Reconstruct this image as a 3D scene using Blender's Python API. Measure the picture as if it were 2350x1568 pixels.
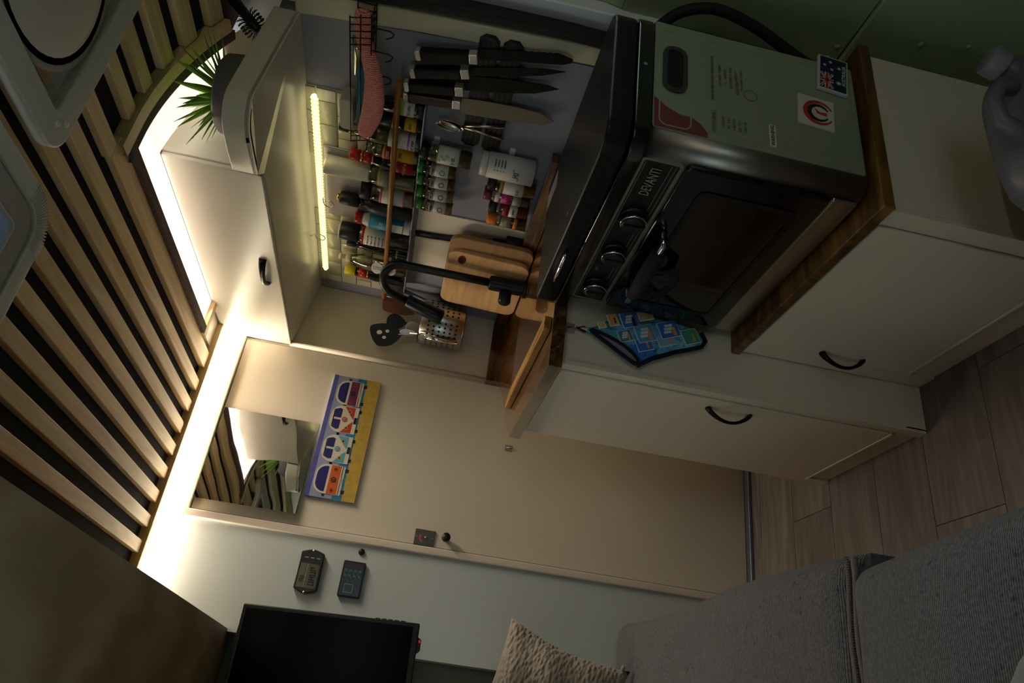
import bpy, bmesh, math, random
from mathutils import Vector, Matrix
random.seed(7)
for o in list(bpy.data.objects): bpy.data.objects.remove(o)
sc = bpy.context.scene
COL = sc.collection

# ------------------------------------------------------------------ camera (held on its side: the van's roof is at the left of the frame)
R_ = Vector((0.87307192, -0.44800463, 0.19245068))
U_ = Vector((-0.11801587, 0.18880048, 0.97489827))
D_ = Vector((0.47309372, 0.87386854, -0.11196474))
cam_d = bpy.data.cameras.new('camera'); cam = bpy.data.objects.new('camera', cam_d); COL.objects.link(cam)
cam_d.sensor_width = 36.0; cam_d.lens = 36.0 * 1667.38 / 2350.0; cam_d.clip_start = 0.02
cam.matrix_world = Matrix(((-U_.x, R_.x, -D_.x, -0.7818), (-U_.y, R_.y, -D_.y, 0.0), (-U_.z, R_.z, -D_.z, 1.1564), (0, 0, 0, 1)))
sc.camera = cam

# ------------------------------------------------------------------ world: overcast daylight coming in through the skylight and windows, some of them added
world = bpy.data.worlds.new('sky'); sc.world = world; world.use_nodes = True
wb = world.node_tree.nodes['Background']; wb.inputs[0].default_value = (0.87, 0.92, 1.0, 1); wb.inputs[1].default_value = 1.9

cy = sc.cycles
cy.max_bounces = 6; cy.diffuse_bounces = 3; cy.glossy_bounces = 2; cy.transmission_bounces = 3; cy.transparent_max_bounces = 8; cy.use_light_tree = False
cy.caustics_reflective = False; cy.caustics_refractive = False
vs = sc.view_settings
vs.view_transform = 'Standard'; vs.look = 'None'; vs.gamma = 1.0; vs.use_curve_mapping = False; vs.exposure = 1.0
LED_BAR_W, LED_CAB_W, LED_CAB_END_W, LED_SHELF_W, LED_REAR_W = 2.9, 2.5, 0.04, 0.06, 0.6

# ------------------------------------------------------------------ materials
def lin(c):
    if isinstance(c, str):
        c = [int(c[i:i + 2], 16) / 255 for i in (0, 2, 4)]
    return tuple((x / 12.92 if x <= 0.04045 else ((x + 0.055) / 1.055) ** 2.4) for x in c[:3]) + (1,)
MATS = {}
def mat(name, col, rough=0.5, metal=0.0, bump=0.0, bscale=200.0, var=0.0, vscale=8.0, coat=0.0, spec=0.5, trans=0.0, emit=None, estr=0.0, ior=1.45, sheen=0.0):
    if name in MATS: return MATS[name]
    m = bpy.data.materials.new(name); m.use_nodes = True
    nt = m.node_tree; b = nt.nodes['Principled BSDF']; L = nt.links
    c = lin(col)
    b.inputs['Base Color'].default_value = c; b.inputs['Roughness'].default_value = rough; b.inputs['Metallic'].default_value = metal
    b.inputs['Specular IOR Level'].default_value = spec; b.inputs['IOR'].default_value = ior
    b.inputs['Coat Weight'].default_value = coat; b.inputs['Coat Roughness'].default_value = 0.08
    b.inputs['Transmission Weight'].default_value = trans
    if sheen: b.inputs['Sheen Weight'].default_value = sheen
    if emit:
        b.inputs['Emission Color'].default_value = lin(emit); b.inputs['Emission Strength'].default_value = estr
    tc = nt.nodes.new('ShaderNodeTexCoord')
    if var:
        n = nt.nodes.new('ShaderNodeTexNoise'); n.inputs['Scale'].default_value = vscale; n.inputs['Detail'].default_value = 4
        L.new(tc.outputs['Object'], n.inputs['Vector'])
        r = nt.nodes.new('ShaderNodeMapRange'); r.inputs[1].default_value = 0.3; r.inputs[2].default_value = 0.7
        r.inputs[3].default_value = 1 - var; r.inputs[4].default_value = 1 + var
        L.new(n.outputs['Fac'], r.inputs[0])
        mx = nt.nodes.new('ShaderNodeVectorMath'); mx.operation = 'SCALE'; mx.inputs[0].default_value = c[:3]
        L.new(r.outputs[0], mx.inputs['Scale']); L.new(mx.outputs[0], b.inputs['Base Color'])
    if bump:
        n2 = nt.nodes.new('ShaderNodeTexNoise'); n2.inputs['Scale'].default_value = bscale; n2.inputs['Detail'].default_value = 3
        L.new(tc.outputs['Object'], n2.inputs['Vector'])
        bp = nt.nodes.new('ShaderNodeBump'); bp.inputs['Strength'].default_value = bump; bp.inputs['Distance'].default_value = 0.002
        L.new(n2.outputs['Fac'], bp.inputs['Height']); L.new(bp.outputs[0], b.inputs['Normal'])
    MATS[name] = m
    return m
def wood(name, c1, c2, c3=None, axis='Y', scale=6.0, stretch=12.0, rough=0.4, coat=0.0, distort=2.0, bump=0.08, rings=False):
    """Grain running along one axis: stretched noise through a colour ramp."""
    if name in MATS: return MATS[name]
    m = bpy.data.materials.new(name); m.use_nodes = True
    nt = m.node_tree; b = nt.nodes['Principled BSDF']; L = nt.links
    b.inputs['Roughness'].default_value = rough; b.inputs['Coat Weight'].default_value = coat; b.inputs['Coat Roughness'].default_value = 0.04
    tc = nt.nodes.new('ShaderNodeTexCoord'); mp = nt.nodes.new('ShaderNodeMapping')
    s = [scale * stretch] * 3; s['XYZ'.index(axis)] = scale
    mp.inputs['Scale'].default_value = s
    oi = nt.nodes.new('ShaderNodeObjectInfo')
    add = nt.nodes.new('ShaderNodeVectorMath'); add.operation = 'ADD'
    cmb = nt.nodes.new('ShaderNodeVectorMath'); cmb.operation = 'SCALE'; cmb.inputs[0].default_value = (37, 53, 71)
    L.new(oi.outputs['Random'], cmb.inputs['Scale'])
    L.new(tc.outputs['Object'], mp.inputs['Vector']); L.new(mp.outputs[0], add.inputs[0]); L.new(cmb.outputs[0], add.inputs[1])
    if rings:
        n = nt.nodes.new('ShaderNodeTexWave'); n.wave_type = 'RINGS'; n.inputs['Scale'].default_value = 1.0
        n.inputs['Distortion'].default_value = 6.0; n.inputs['Detail'].default_value = 3.0; n.inputs['Detail Scale'].default_value = 1.2
    else:
        n = nt.nodes.new('ShaderNodeTexNoise'); n.inputs['Scale'].default_value = 1.0; n.inputs['Detail'].default_value = 6
        n.inputs['Distortion'].default_value = distort
    L.new(add.outputs[0], n.inputs['Vector'])
    rp = nt.nodes.new('ShaderNodeValToRGB')
    rp.color_ramp.elements[0].color = lin(c1); rp.color_ramp.elements[0].position = 0.28 if not rings else 0.0
    rp.color_ramp.elements[1].color = lin(c2); rp.color_ramp.elements[1].position = 0.72 if not rings else 1.0
    if c3:
        e = rp.color_ramp.elements.new(0.5); e.color = lin(c3)
    L.new(n.outputs['Fac'], rp.inputs[0])
    # each piece a touch lighter or darker
    hs = nt.nodes.new('ShaderNodeHueSaturation')
    mr = nt.nodes.new('ShaderNodeMapRange'); mr.inputs[3].default_value = 0.85; mr.inputs[4].default_value = 1.15
    L.new(oi.outputs['Random'], mr.inputs[0]); L.new(mr.outputs[0], hs.inputs['Value'])
    L.new(rp.outputs[0], hs.inputs['Color']); L.new(hs.outputs[0], b.inputs['Base Color'])
    if bump:
        bp = nt.nodes.new('ShaderNodeBump'); bp.inputs['Strength'].default_value = bump; bp.inputs['Distance'].default_value = 0.001
        L.new(n.outputs['Fac'], bp.inputs['Height']); L.new(bp.outputs[0], b.inputs['Normal'])
    MATS[name] = m
    return m
def clear(name, tint, rough=0.05, gloss=0.12):
    """Thin clear glass or plastic wall: see-through with a surface sheen."""
    if name in MATS: return MATS[name]
    m = bpy.data.materials.new(name); m.use_nodes = True
    nt = m.node_tree; L = nt.links
    nt.nodes.remove(nt.nodes['Principled BSDF'])
    out = nt.nodes['Material Output']
    t = nt.nodes.new('ShaderNodeBsdfTransparent'); t.inputs[0].default_value = lin(tint)
    g = nt.nodes.new('ShaderNodeBsdfGlossy'); g.inputs['Roughness'].default_value = rough; g.inputs[0].default_value = (1, 1, 1, 1)
    f = nt.nodes.new('ShaderNodeFresnel'); f.inputs[0].default_value = 1.45
    a = nt.nodes.new('ShaderNodeMath'); a.operation = 'ADD'; a.inputs[1].default_value = gloss * 0.5
    L.new(f.outputs[0], a.inputs[0])
    mx = nt.nodes.new('ShaderNodeMixShader'); L.new(a.outputs[0], mx.inputs[0]); L.new(t.outputs[0], mx.inputs[1]); L.new(g.outputs[0], mx.inputs[2])
    L.new(mx.outputs[0], out.inputs[0])
    MATS[name] = m
    return m
def emission(name, col, strength):
    m = mat(name, col, rough=0.6, emit=col, estr=strength)
    m.cycles.emission_sampling = 'NONE'      # the strip's own lamp does the lighting
    return m

# ------------------------------------------------------------------ mesh helpers
class MB:
    def __init__(s): s.v = []; s.f = []; s.sm = []; s.mi = []
    def add(s, vs, fs, smooth=False, mi=0):
        k = len(s.v); s.v += [tuple(p) for p in vs]
        for f in fs: s.f.append([i + k for i in f]); s.sm.append(smooth); s.mi.append(mi)
        return s
    def box(s, x0, x1, y0, y1, z0, z1, mi=0):
        return s.add([(x0, y0, z0), (x1, y0, z0), (x1, y1, z0), (x0, y1, z0), (x0, y0, z1), (x1, y0, z1), (x1, y1, z1), (x0, y1, z1)],
                     [(0, 3, 2, 1), (4, 5, 6, 7), (0, 1, 5, 4), (1, 2, 6, 5), (2, 3, 7, 6), (3, 0, 4, 7)], mi=mi)
    def prism(s, poly, axis, a0, a1, smooth=False, mi=0):
        """Polygon in the plane across `axis`, extruded from a0 to a1."""
        def pt(p, a): return {'X': (a, p[0], p[1]), 'Y': (p[0], a, p[1]), 'Z': (p[0], p[1], a)}[axis]
        n = len(poly); vs = [pt(p, a0) for p in poly] + [pt(p, a1) for p in poly]
        ar = sum(poly[i][0] * poly[(i + 1) % n][1] - poly[(i + 1) % n][0] * poly[i][1] for i in range(n))
        flip = (ar < 0) != (axis == 'Y') != (a1 < a0)
        a = list(range(n)); bq = list(range(n, 2 * n))
        caps = [a[::-1], bq] if not flip else [a, bq[::-1]]
        s.add(vs, caps, mi=mi); k = len(s.v) - 2 * n
        for i in range(n):
            j = (i + 1) % n; q = [k + i, k + j, k + n + j, k + n + i]
            s.f.append(q[::-1] if flip else q); s.sm.append(smooth); s.mi.append(mi)
        return s
    def tube(s, pts, r, n=10, closed=False, mi=0, flat=None, caps=True):
        pts = [Vector(p) for p in pts]; m = len(pts)
        rs = r if isinstance(r, (list, tuple)) else [r] * m
        tang = []
        for i in range(m):
            a = pts[(i - 1) % m] if (closed or i > 0) else pts[i]; b = pts[(i + 1) % m] if (closed or i < m - 1) else pts[i]
            tang.append((b - a).normalized())
        up = Vector((0, 0, 1)) if abs(tang[0].z) < 0.9 else Vector((1, 0, 0))
        nrm = (up - tang[0] * up.dot(tang[0])).normalized()
        k = len(s.v)
        for i in range(m):
            t = tang[i]; nrm = (nrm - t * nrm.dot(t))
            nrm = nrm.normalized() if nrm.length > 1e-6 else t.orthogonal().normalized()
            bi = t.cross(nrm)
            for j in range(n):
                an = 2 * math.pi * j / n
                ca, sa = math.cos(an), math.sin(an)
                if flat: ca *= flat[0]; sa *= flat[1]
                s.v.append(tuple(pts[i] + (nrm * ca + bi * sa) * rs[i]))
        seg = m if closed else m - 1
        for i in range(seg):
            i2 = (i + 1) % m
            for j in range(n):
                j2 = (j + 1) % n
                s.f.append([k + i * n + j, k + i * n + j2, k + i2 * n + j2, k + i2 * n + j]); s.sm.append(True); s.mi.append(mi)
        if not closed and caps:
            s.f.append([k + j for j in range(n)][::-1]); s.sm.append(False); s.mi.append(mi)
            s.f.append([k + (m - 1) * n + j for j in range(n)]); s.sm.append(False); s.mi.append(mi)
        return s
    def lathe(s, prof, c=(0, 0, 0), n=20, axis='Z', mi=0):
        """prof: list of (radius, height) from one end to the other; closed at both ends."""
        k = len(s.v); c = Vector(c)
        for r, h in prof:
            for j in range(n):
                a = 2 * math.pi * j / n; x, y = r * math.cos(a), r * math.sin(a)
                p = {'Z': (x, y, h), 'X': (h, x, y), 'Y': (y, h, x)}[axis]
                s.v.append(tuple(c + Vector(p)))
        for i in range(len(prof) - 1):
            for j in range(n):
                j2 = (j + 1) % n
                s.f.append([k + i * n + j, k + i * n + j2, k + (i + 1) * n + j2, k + (i + 1) * n + j]); s.sm.append(True); s.mi.append(mi)
        for i, rev in ((0, True), (len(prof) - 1, False)):
            if prof[i][0] > 1e-6:
                q = [k + i * n + j for j in range(n)]; s.f.append(q[::-1] if rev else q); s.sm.append(False); s.mi.append(mi)
        return s
    def surf(s, fn, nu, nv, closed_u=False, mi=0):
        k = len(s.v)
        for i in range(nu):
            for j in range(nv): s.v.append(tuple(fn(i / (nu if closed_u else nu - 1), j / (nv - 1))))
        for i in range(nu if closed_u else nu - 1):
            i2 = (i + 1) % nu
            for j in range(nv - 1):
                s.f.append([k + i * nv + j, k + i2 * nv + j, k + i2 * nv + j + 1, k + i * nv + j + 1]); s.sm.append(True); s.mi.append(mi)
        return s
    def xf(s, M):
        s.v = [tuple(M @ Vector(p)) for p in s.v]; return s
    def build(s, name, m, parent=None, bevel=0.0, seg=2, local=False, sub=0, label=None, weld=False):
        me = bpy.data.meshes.new(name)
        vs = s.v
        if parent is not None and not local:
            I = TM[parent.name].inverted(); vs = [tuple(I @ Vector(p)) for p in vs]
        me.from_pydata(vs, [], s.f); me.update()
        me.polygons.foreach_set('use_smooth', s.sm)
        for q in (m if isinstance(m, (list, tuple)) else [m]): me.materials.append(q)
        if any(s.mi): me.polygons.foreach_set('material_index', s.mi)
        bm = bmesh.new(); bm.from_mesh(me)
        if weld: bmesh.ops.remove_doubles(bm, verts=bm.verts, dist=1e-5)
        bmesh.ops.recalc_face_normals(bm, faces=bm.faces)
        bm.to_mesh(me); bm.free()
        o = bpy.data.objects.new(name, me); COL.objects.link(o)
        if parent is not None:
            o.parent = parent; TM[o.name] = TM[parent.name].copy()
        else:
            TM[o.name] = Matrix.Identity(4)
        if bevel:
            b = o.modifiers.new('bevel', 'BEVEL'); b.width = bevel; b.segments = seg; b.limit_method = 'ANGLE'; b.angle_limit = math.radians(50)
            me.polygons.foreach_set('use_smooth', [True] * len(me.polygons))
            w = o.modifiers.new('wn', 'WEIGHTED_NORMAL'); w.keep_sharp = True
        if sub:
            q = o.modifiers.new('sub', 'SUBSURF'); q.levels = sub; q.render_levels = sub
        if label: o['label'] = label
        return o
TM = {}
def tag(o, label, cat, group=None, kind=None):
    o['label'] = label
    if cat: o['category'] = cat
    if group: o['group'] = group
    if kind: o['kind'] = kind
    return o
def thing(name, label, cat, loc=(0, 0, 0), M=None, group=None):
    o = bpy.data.objects.new(name, None); COL.objects.link(o); o.empty_display_size = 0.02
    mw = M if M is not None else Matrix.Translation(loc)
    o.matrix_world = mw; TM[o.name] = mw.copy()
    return tag(o, label, cat, group)
def struct(o, label=None):
    o['kind'] = 'structure'
    if label: o['label'] = label
    return o
def rrect(x0, x1, y0, y1, r, n=5):
    """Rounded rectangle outline; r may be a 4-tuple for the corners (x1y1, x0y1, x0y0, x1y0)."""
    rs = r if isinstance(r, (tuple, list)) else (r,) * 4
    out = []
    for (cx, cy, a0), q in zip(((x1, y1, 0), (x0, y1, 90), (x0, y0, 180), (x1, y0, 270)), rs):
        sx = -1 if cx == x1 else 1; sy = -1 if cy == y1 else 1
        if q <= 0: out.append((cx, cy)); continue
        for i in range(n + 1):
            a = math.radians(a0 + 90 * i / n)
            out.append((cx + sx * q + q * math.cos(a), cy + sy * q + q * math.sin(a)))
    return out
def ring_prism(mb, outer, inner, axis, a0, a1, mi=0):
    """A frame: outer outline minus inner outline (same point count)."""
    n = len(outer)
    def pt(p, a): return {'X': (a, p[0], p[1]), 'Y': (p[0], a, p[1]), 'Z': (p[0], p[1], a)}[axis]
    k = len(mb.v)
    for loop, a in ((outer, a0), (inner, a0), (outer, a1), (inner, a1)):
        mb.v += [pt(p, a) for p in loop]
    for i in range(n):
        j = (i + 1) % n
        for q in ((i, j, n + j, n + i), (2 * n + i, 3 * n + i, 3 * n + j, 2 * n + j), (i, 2 * n + i, 2 * n + j, j), (n + i, n + j, 3 * n + j, 3 * n + i)):
            mb.f.append([k + t for t in q]); mb.sm.append(False); mb.mi.append(mi)
    return mb
def text(body, size, M, m, parent, name='lettering', depth=0.0004, align='CENTER', label=None, sx=1.0):
    """Lettering as mesh. M maps text-local XY (baseline along X) to world."""
    cu = bpy.data.curves.new(name, 'FONT'); cu.body = body; cu.size = size; cu.align_x = align; cu.align_y = 'CENTER'; cu.extrude = depth
    cu.resolution_u = 2
    tmp = bpy.data.objects.new('tmp_text', cu); COL.objects.link(tmp)
    dg = bpy.context.evaluated_depsgraph_get(); me = bpy.data.meshes.new_from_object(tmp.evaluated_get(dg))
    bpy.data.objects.remove(tmp); bpy.data.curves.remove(cu)
    I = TM[parent.name].inverted() if parent is not None else Matrix.Identity(4)
    me.transform(I @ M @ Matrix.Diagonal((sx, 1, 1, 1))); me.materials.clear(); me.materials.append(m)
    o = bpy.data.objects.new(name, me); COL.objects.link(o)
    if parent is not None: o.parent = parent; TM[o.name] = TM[parent.name].copy()
    if label: o['label'] = label
    return o
def print_marks(count, size, M, m, parent, name='print_marks', depth=0.0002, sx=1.0):
    """Small print too fine to read in the photograph: rows of short strokes in place of letters."""
    rnd = random.Random(count * 131 + int(size * 1e5)); mb = MB(); w = size * 0.55 * sx; x = -w * count / 2; h = size * 0.36
    for i in range(count):
        if count > 6 and rnd.random() < 0.15: x += w; continue
        k = rnd.choice((1, 2, 2, 3))
        if k != 1: mb.box(x, x + w * 0.22, -h, h, -depth, depth)
        if k >= 2: mb.box(x + w * 0.55, x + w * 0.77, -h * rnd.choice((0.3, 1)), h, -depth, depth)
        y = rnd.choice((-1, -0.1, 0.8)) * h
        mb.box(x, x + w * 0.77, y, y + h * 0.26, -depth, depth)
        x += w
    return mb.xf(M).build(name, m, parent)
def spline(pts, k=5):
    """Catmull-Rom points through the given path."""
    P = [Vector(p) for p in pts]; P = [2 * P[0] - P[1]] + P + [2 * P[-1] - P[-2]]; out = []
    for i in range(1, len(P) - 2):
        a, b, c, d = P[i - 1:i + 3]
        for j in range(k):
            q = j / k
            out.append(0.5 * ((2 * b) + (c - a) * q + (2 * a - 5 * b + 4 * c - d) * q * q + (3 * b - a - 3 * c + d) * q ** 3))
    return [tuple(p) for p in out] + [tuple(P[-2])]
def frame(o, ux, uy):
    """Matrix with local X along ux, local Y along uy, at o."""
    ux = Vector(ux).normalized(); uy = Vector(uy).normalized(); uz = ux.cross(uy)
    return Matrix(((ux.x, uy.x, uz.x, o[0]), (ux.y, uy.y, uz.y, o[1]), (ux.z, uy.z, uz.z, o[2]), (0, 0, 0, 1)))
def area(name, loc, rot, sx, sy, watts, col, parent=None):
    l = bpy.data.lights.new(name, 'AREA'); l.shape = 'RECTANGLE'; l.size = sx; l.size_y = sy; l.energy = watts; l.color = col
    o = bpy.data.objects.new(name, l); COL.objects.link(o); o.location = loc; o.rotation_euler = rot
    if parent is not None:
        o.parent = parent; o.matrix_parent_inverse = TM[parent.name].inverted()
    return o

# palette
WHITE = mat('white_laminate', 'E8DAC4', rough=0.32)
WHITE_GLOSS = mat('white_gloss', 'DDD8CC', rough=0.27)
CREAM = mat('cream_paint', 'E8DDC9', rough=0.38, var=0.03, vscale=3)
COOLWALL = mat('cool_white_paint', 'CDD6D5', rough=0.45)
GREYPANEL = mat('grey_panel', '8B8B96', rough=0.55, var=0.04)
BLACKCARPET = mat('black_carpet', '17161A', rough=0.95, bump=0.6, bscale=500, var=0.3, vscale=150)
BROWNCARPET = mat('brown_carpet', '5E4C45', rough=0.95, bump=0.8, bscale=350, var=0.35, vscale=160)
SLAT = wood('pine_slat', 'D6B27A', 'F2D8AA', 'E6C590', axis='Y', scale=2.2, stretch=14, rough=0.45, bump=0.04)
BATTEN_X = wood('pine_batten', 'D6B27A', 'F2D8AA', 'E6C590', axis='X', scale=2.2, stretch=14, rough=0.45, bump=0.04)
PLY = wood('plywood', '85704F', 'A08A66', '937D5A', axis='Y', scale=2.0, stretch=4, rough=0.55, bump=0.03, rings=True)
ACACIA_Y = wood('acacia_grain_y', '2C170A', '86591F', '543216', axis='Y', scale=2.5, stretch=10, rough=0.22, coat=1.0, bump=0.02)
ACACIA_X = wood('acacia_grain_x', '2C170A', '86591F', '543216', axis='X', scale=2.5, stretch=10, rough=0.22, coat=1.0, bump=0.02)
ACACIA_MATT = wood('acacia_matt', '301A0A', '9A6C2C', '5A3A18', axis='X', scale=2, stretch=7, rough=0.45, bump=0.03)
VINYL = wood('vinyl_plank', '5E544D', '84796F', '706660', axis='X', scale=2.2, stretch=9, rough=0.5, bump=0.04)
BLACK = mat('black_plastic', '141416', rough=0.45)
BLACKMATT = mat('black_matt_metal', '121214', rough=0.38, metal=0.2)
BLACKGLOSS = mat('black_enamel', '0B0B0E', rough=0.1, spec=0.6, coat=0.4)
RUBBER = mat('black_rubber', '151516', rough=0.7, bump=0.3, bscale=400)
STEEL = mat('brushed_steel', 'B9B4AC', rough=0.28, metal=1.0)
STEELSATIN = mat('satin_steel', 'A09C94', rough=0.4, metal=1.0)
CHROME = mat('chrome', 'E0E0E0', rough=0.1, metal=1.0)
BRONZE = mat('dark_bronze', '1E1A18', rough=0.35, metal=0.8)
GREENBODY = mat('pale_green_body_paint', 'A3B58C', rough=0.4, var=0.04, vscale=5)
WHITEBODY = mat('white_body_paint', 'D9DBDA', rough=0.35)
CREAMBODY = mat('cream_body_paint', 'CFC6A8', rough=0.35)
VENT = mat('white_vent_plastic', 'DAD8D0', rough=0.45)
LED_SOFT = emission('led_soft_white', 'FFF0DA', 0.6)
LED_WARM = emission('led_warm_white', 'FFF0DA', 1.5)

# ================================================================== the setting
YD = 2.24            # end wall and bathroom door
XW = 0.50            # grey kitchen splashback
HC = 0.90            # sink worktop height
def zc(x):           # ceiling height: the roof curves down towards the side
    return 1.815 - (0.8 * (x - 0.2) ** 2 if x > 0.2 else 0.0)

# floor: vinyl planks laid across the van
fl = struct(MB().box(-1.34, 0.72, -1.16, 2.40, -0.06, -0.007).build('floor', mat('subfloor', '3A342E', rough=0.8)))
TM[fl.name] = Matrix.Identity(4)
rows = [2.30 - 0.1945 * k for k in range(-0, 18)]
joints = {0: (0.2,), 1: (-0.135,), 2: (0.15,), 3: (-0.40,), 4: (-0.262,), 5: (0.05,), 6: (-0.33,), 7: (-0.05,)}
ys = [2.32, 2.158, 1.964, 1.769, 1.575, 1.3905, 1.196, 1.0015, 0.807, 0.6125, 0.418, 0.2235, 0.029, -0.1655, -0.36, -0.5545, -0.749, -0.9435, -1.1]
jx = [0.25, 0.12, -0.134, 0.1, -0.42, -0.275, 0.02, -0.33, 0.1, -0.2, 0.15, -0.3, 0.0, -0.25, 0.1, -0.1, 0.2, -0.2]
for i in range(len(ys) - 1):
    for a, b in ((-1.3, jx[i]), (jx[i], 0.62)):
        MB().box(a + 0.0008, b - 0.0008, ys[i + 1] + 0.0008, ys[i] - 0.0008, -0.007, 0.0).build('plank', VINYL, fl)

# ceiling: dark lining with pine slats along the van
cs = MB()
def lining(x0, x1, y0, y1, nx):
    for dz in (0.018, 0.05):
        cs.surf(lambda u, v: (x0 + u * (x1 - x0), y0 + v * (y1 - y0), zc(x0 + u * (x1 - x0)) + dz), nx, 2)
lining(-1.3, -0.484, -1.14, 2.40, 2); lining(-0.484, -0.204, -1.14, 0.677, 2); lining(-0.484, -0.204, 1.009, 2.40, 2); lining(-0.204, 0.535, -1.14, 2.40, 26)   # opening left for the skylight
ceil = struct(cs.build('ceiling', BLACKCARPET))
def slat(x0, x1, y0, y1, m=SLAT):
    mb = MB(); z0, z1 = zc(x0), zc(x1); t = 0.017
    mb.add([(x0, y0, z0), (x1, y0, z1), (x1, y1, z1), (x0, y1, z0), (x0, y0, z0 + t), (x1, y0, z1 + t), (x1, y1, z1 + t), (x0, y1, z0 + t)],
           [(0, 3, 2, 1), (4, 5, 6, 7), (0, 1, 5, 4), (1, 2, 6, 5), (2, 3, 7, 6), (3, 0, 4, 7)])
    return mb.build('slat', m, ceil, bevel=0.002)
for k in range(-8, 8):
    xr = -0.4355 + 0.0695 * k
    if xr > -0.56 and xr - 0.0335 < -0.13:
        slat(xr - 0.0335, xr, -1.05, 0.64); slat(xr - 0.0335, xr, 1.045, 2.176)
    else:
        slat(xr - 0.0335, xr, -1.05, 2.176)
slat(0.088, 0.124, -1.05, 1.2); slat(0.094, 0.146, 1.2, 2.176)
slat(0.163, 0.190, -1.05, 1.2) if False else None
for a, b in ((0.188, 0.224), (0.263, 0.297), (0.337, 0.375), (0.413, 0.449), (0.488, 0.522)):
    slat(a, b, -1.05, 1.2)
MB().box(-1.3, 0.27, 2.177, 2.205, 1.806, 1.832).build('batten', BATTEN_X, ceil, bevel=0.002)
MB().box(0.146, 0.262, 2.035, 2.062, 1.806, 1.832).build('batten', BATTEN_X, ceil, bevel=0.002)
bm_ = MB()
def bat(u, v):
    x = 0.126 + u * 0.40; a = 2 * math.pi * v
    yy, zz = ((-1, -1), (1, -1), (1, 1), (-1, 1), (-1, -1))[min(4, int(round(v * 4)))]
    return (x, 1.218 + yy * 0.016, zc(x) + 0.004 + zz * 0.013)
bm_.surf(bat, 24, 5)
bm_.build('batten', BATTEN_X, ceil).data.polygons.foreach_set('use_smooth', [False] * 92)
# carpet lip between the slats and the light strip
lp = MB()
def lip(u, v):
    x = 0.134 + u * 0.40
    return (x, 1.236 + (0.026, 0.026, 0.0, 0.0, 0.026)[min(4, int(round(v * 4)))], zc(x) + (-0.006, 0.02, 0.02, -0.008, -0.006)[min(4, int(round(v * 4)))])
lp.surf(lip, 24, 5)
lp.box(0.147, 0.170, 1.236, 2.033, 1.806, 1.834)
lp.build('carpet_edge', BROWNCARPET, ceil)
# white lining above the light strip, between carpet and cupboard
cl = MB()
cl.box(0.170, 0.30, 1.262, 2.24, 1.823, 1.832)
def cl2(u, v):
    x = 0.17 + u * 0.44; return (x, 1.262 + v * 0.12, zc(x) + 0.012)
cl.surf(cl2, 20, 2)
cl.build('white_lining', WHITE, ceil)

# end wall: cool white panel left of the door, partition right of it
wb_ = MB()
wb_.box(-0.626, -0.338, YD, YD + 0.09, 0, 1.84)
wb_.box(-0.338, 0.25, YD, YD + 0.05, 1.757, 1.84)
wall_back = struct(wb_.build('wall_back', COOLWALL))
struct(MB().box(0.25, 0.66, YD, YD + 0.05, 0, 1.84).build('wall_partition', WHITE))
struct(MB().box(-1.3, -0.60, YD + 0.075, YD + 0.12, 0, 1.84).build('wall_recess', mat('olive_grey_paint', '7C7F72', rough=0.55)))
dr = MB(); dr.box(-0.316, 0.249, YD - 0.002, YD + 0.04, 0.012, 1.737)
door = struct(dr.build('door_1', CREAM, bevel=0.002))
MB().box(-0.3165, -0.3155, YD - 0.004, YD - 0.001, 0.012, 1.737).build('gap_shadow', BLACK, door)  # black strip painted in for the shadow along the door edge
struct(MB().box(-0.341, -0.3175, YD - 0.013, YD + 0.02, 0, 1.757).build('trim_1', mat('trim_paint', 'E6DACB', rough=0.4), bevel=0.004))
struct(MB().box(-0.341, 0.262, YD - 0.009, YD + 0.02, 1.739, 1.760).build('trim_2', CREAM, bevel=0.003))
t3 = MB(); t3.lathe([(0.0095, 0.943), (0.0095, 1.60)], c=(0.262, YD - 0.001, 0), n=16)
struct(t3.build('trim_3', mat('trim_white', 'DED3BE', rough=0.35)))
struct(MB().box(-0.341, 0.25, YD - 0.03, YD + 0.0, 0.0, 0.012).build('trim_4', mat('threshold_strip', '7D8896', rough=0.35, metal=0.6), bevel=0.003))

# left side of the van (outside the frame) and the plywood cupboard base above the bench
lw = MB(); WY0, WY1, WZ0, WZ1 = 0.45, 1.25, 1.04, 1.46
lw.box(-1.34, -1.30, -1.1, WY0, 0, 1.86); lw.box(-1.34, -1.30, WY1, 2.36, 0, 1.86); lw.box(-1.34, -1.30, WY0, WY1, 0, WZ0); lw.box(-1.34, -1.30, WY0, WY1, WZ1, 1.86)
struct(lw.build('wall_left', COOLWALL))
wf = MB(); ring_prism(wf, rrect(WY0, WY1, WZ0, WZ1, 0.05, 5), rrect(WY0 + 0.03, WY1 - 0.03, WZ0 + 0.03, WZ1 - 0.03, 0.03, 5), 'X', -1.335, -1.29)
w2 = struct(wf.build('window_2', RUBBER))
MB().box(-1.322, -1.318, WY0 + 0.02, WY1 - 0.02, WZ0 + 0.02, WZ1 - 0.02).build('pane', clear('window_glass', 'DDE6E4'), w2)

rw = MB(); rw.box(-1.34, 0.68, -1.16, -1.1, 0, 1.05); rw.box(-1.34, 0.68, -1.16, -1.1, 1.50, 1.86); rw.box(-1.34, -0.75, -1.16, -1.1, 1.05, 1.50); rw.box(0.05, 0.68, -1.16, -1.1, 1.05, 1.50)
struct(rw.build('wall_rear', COOLWALL))
struct(MB().box(-0.76, 0.06, -1.14, -1.135, 1.04, 1.51).build('added_rear_window', clear('window_glass', 'DDE6E4')))  # unseen window, added high in the rear wall so daylight falls from above

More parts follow.
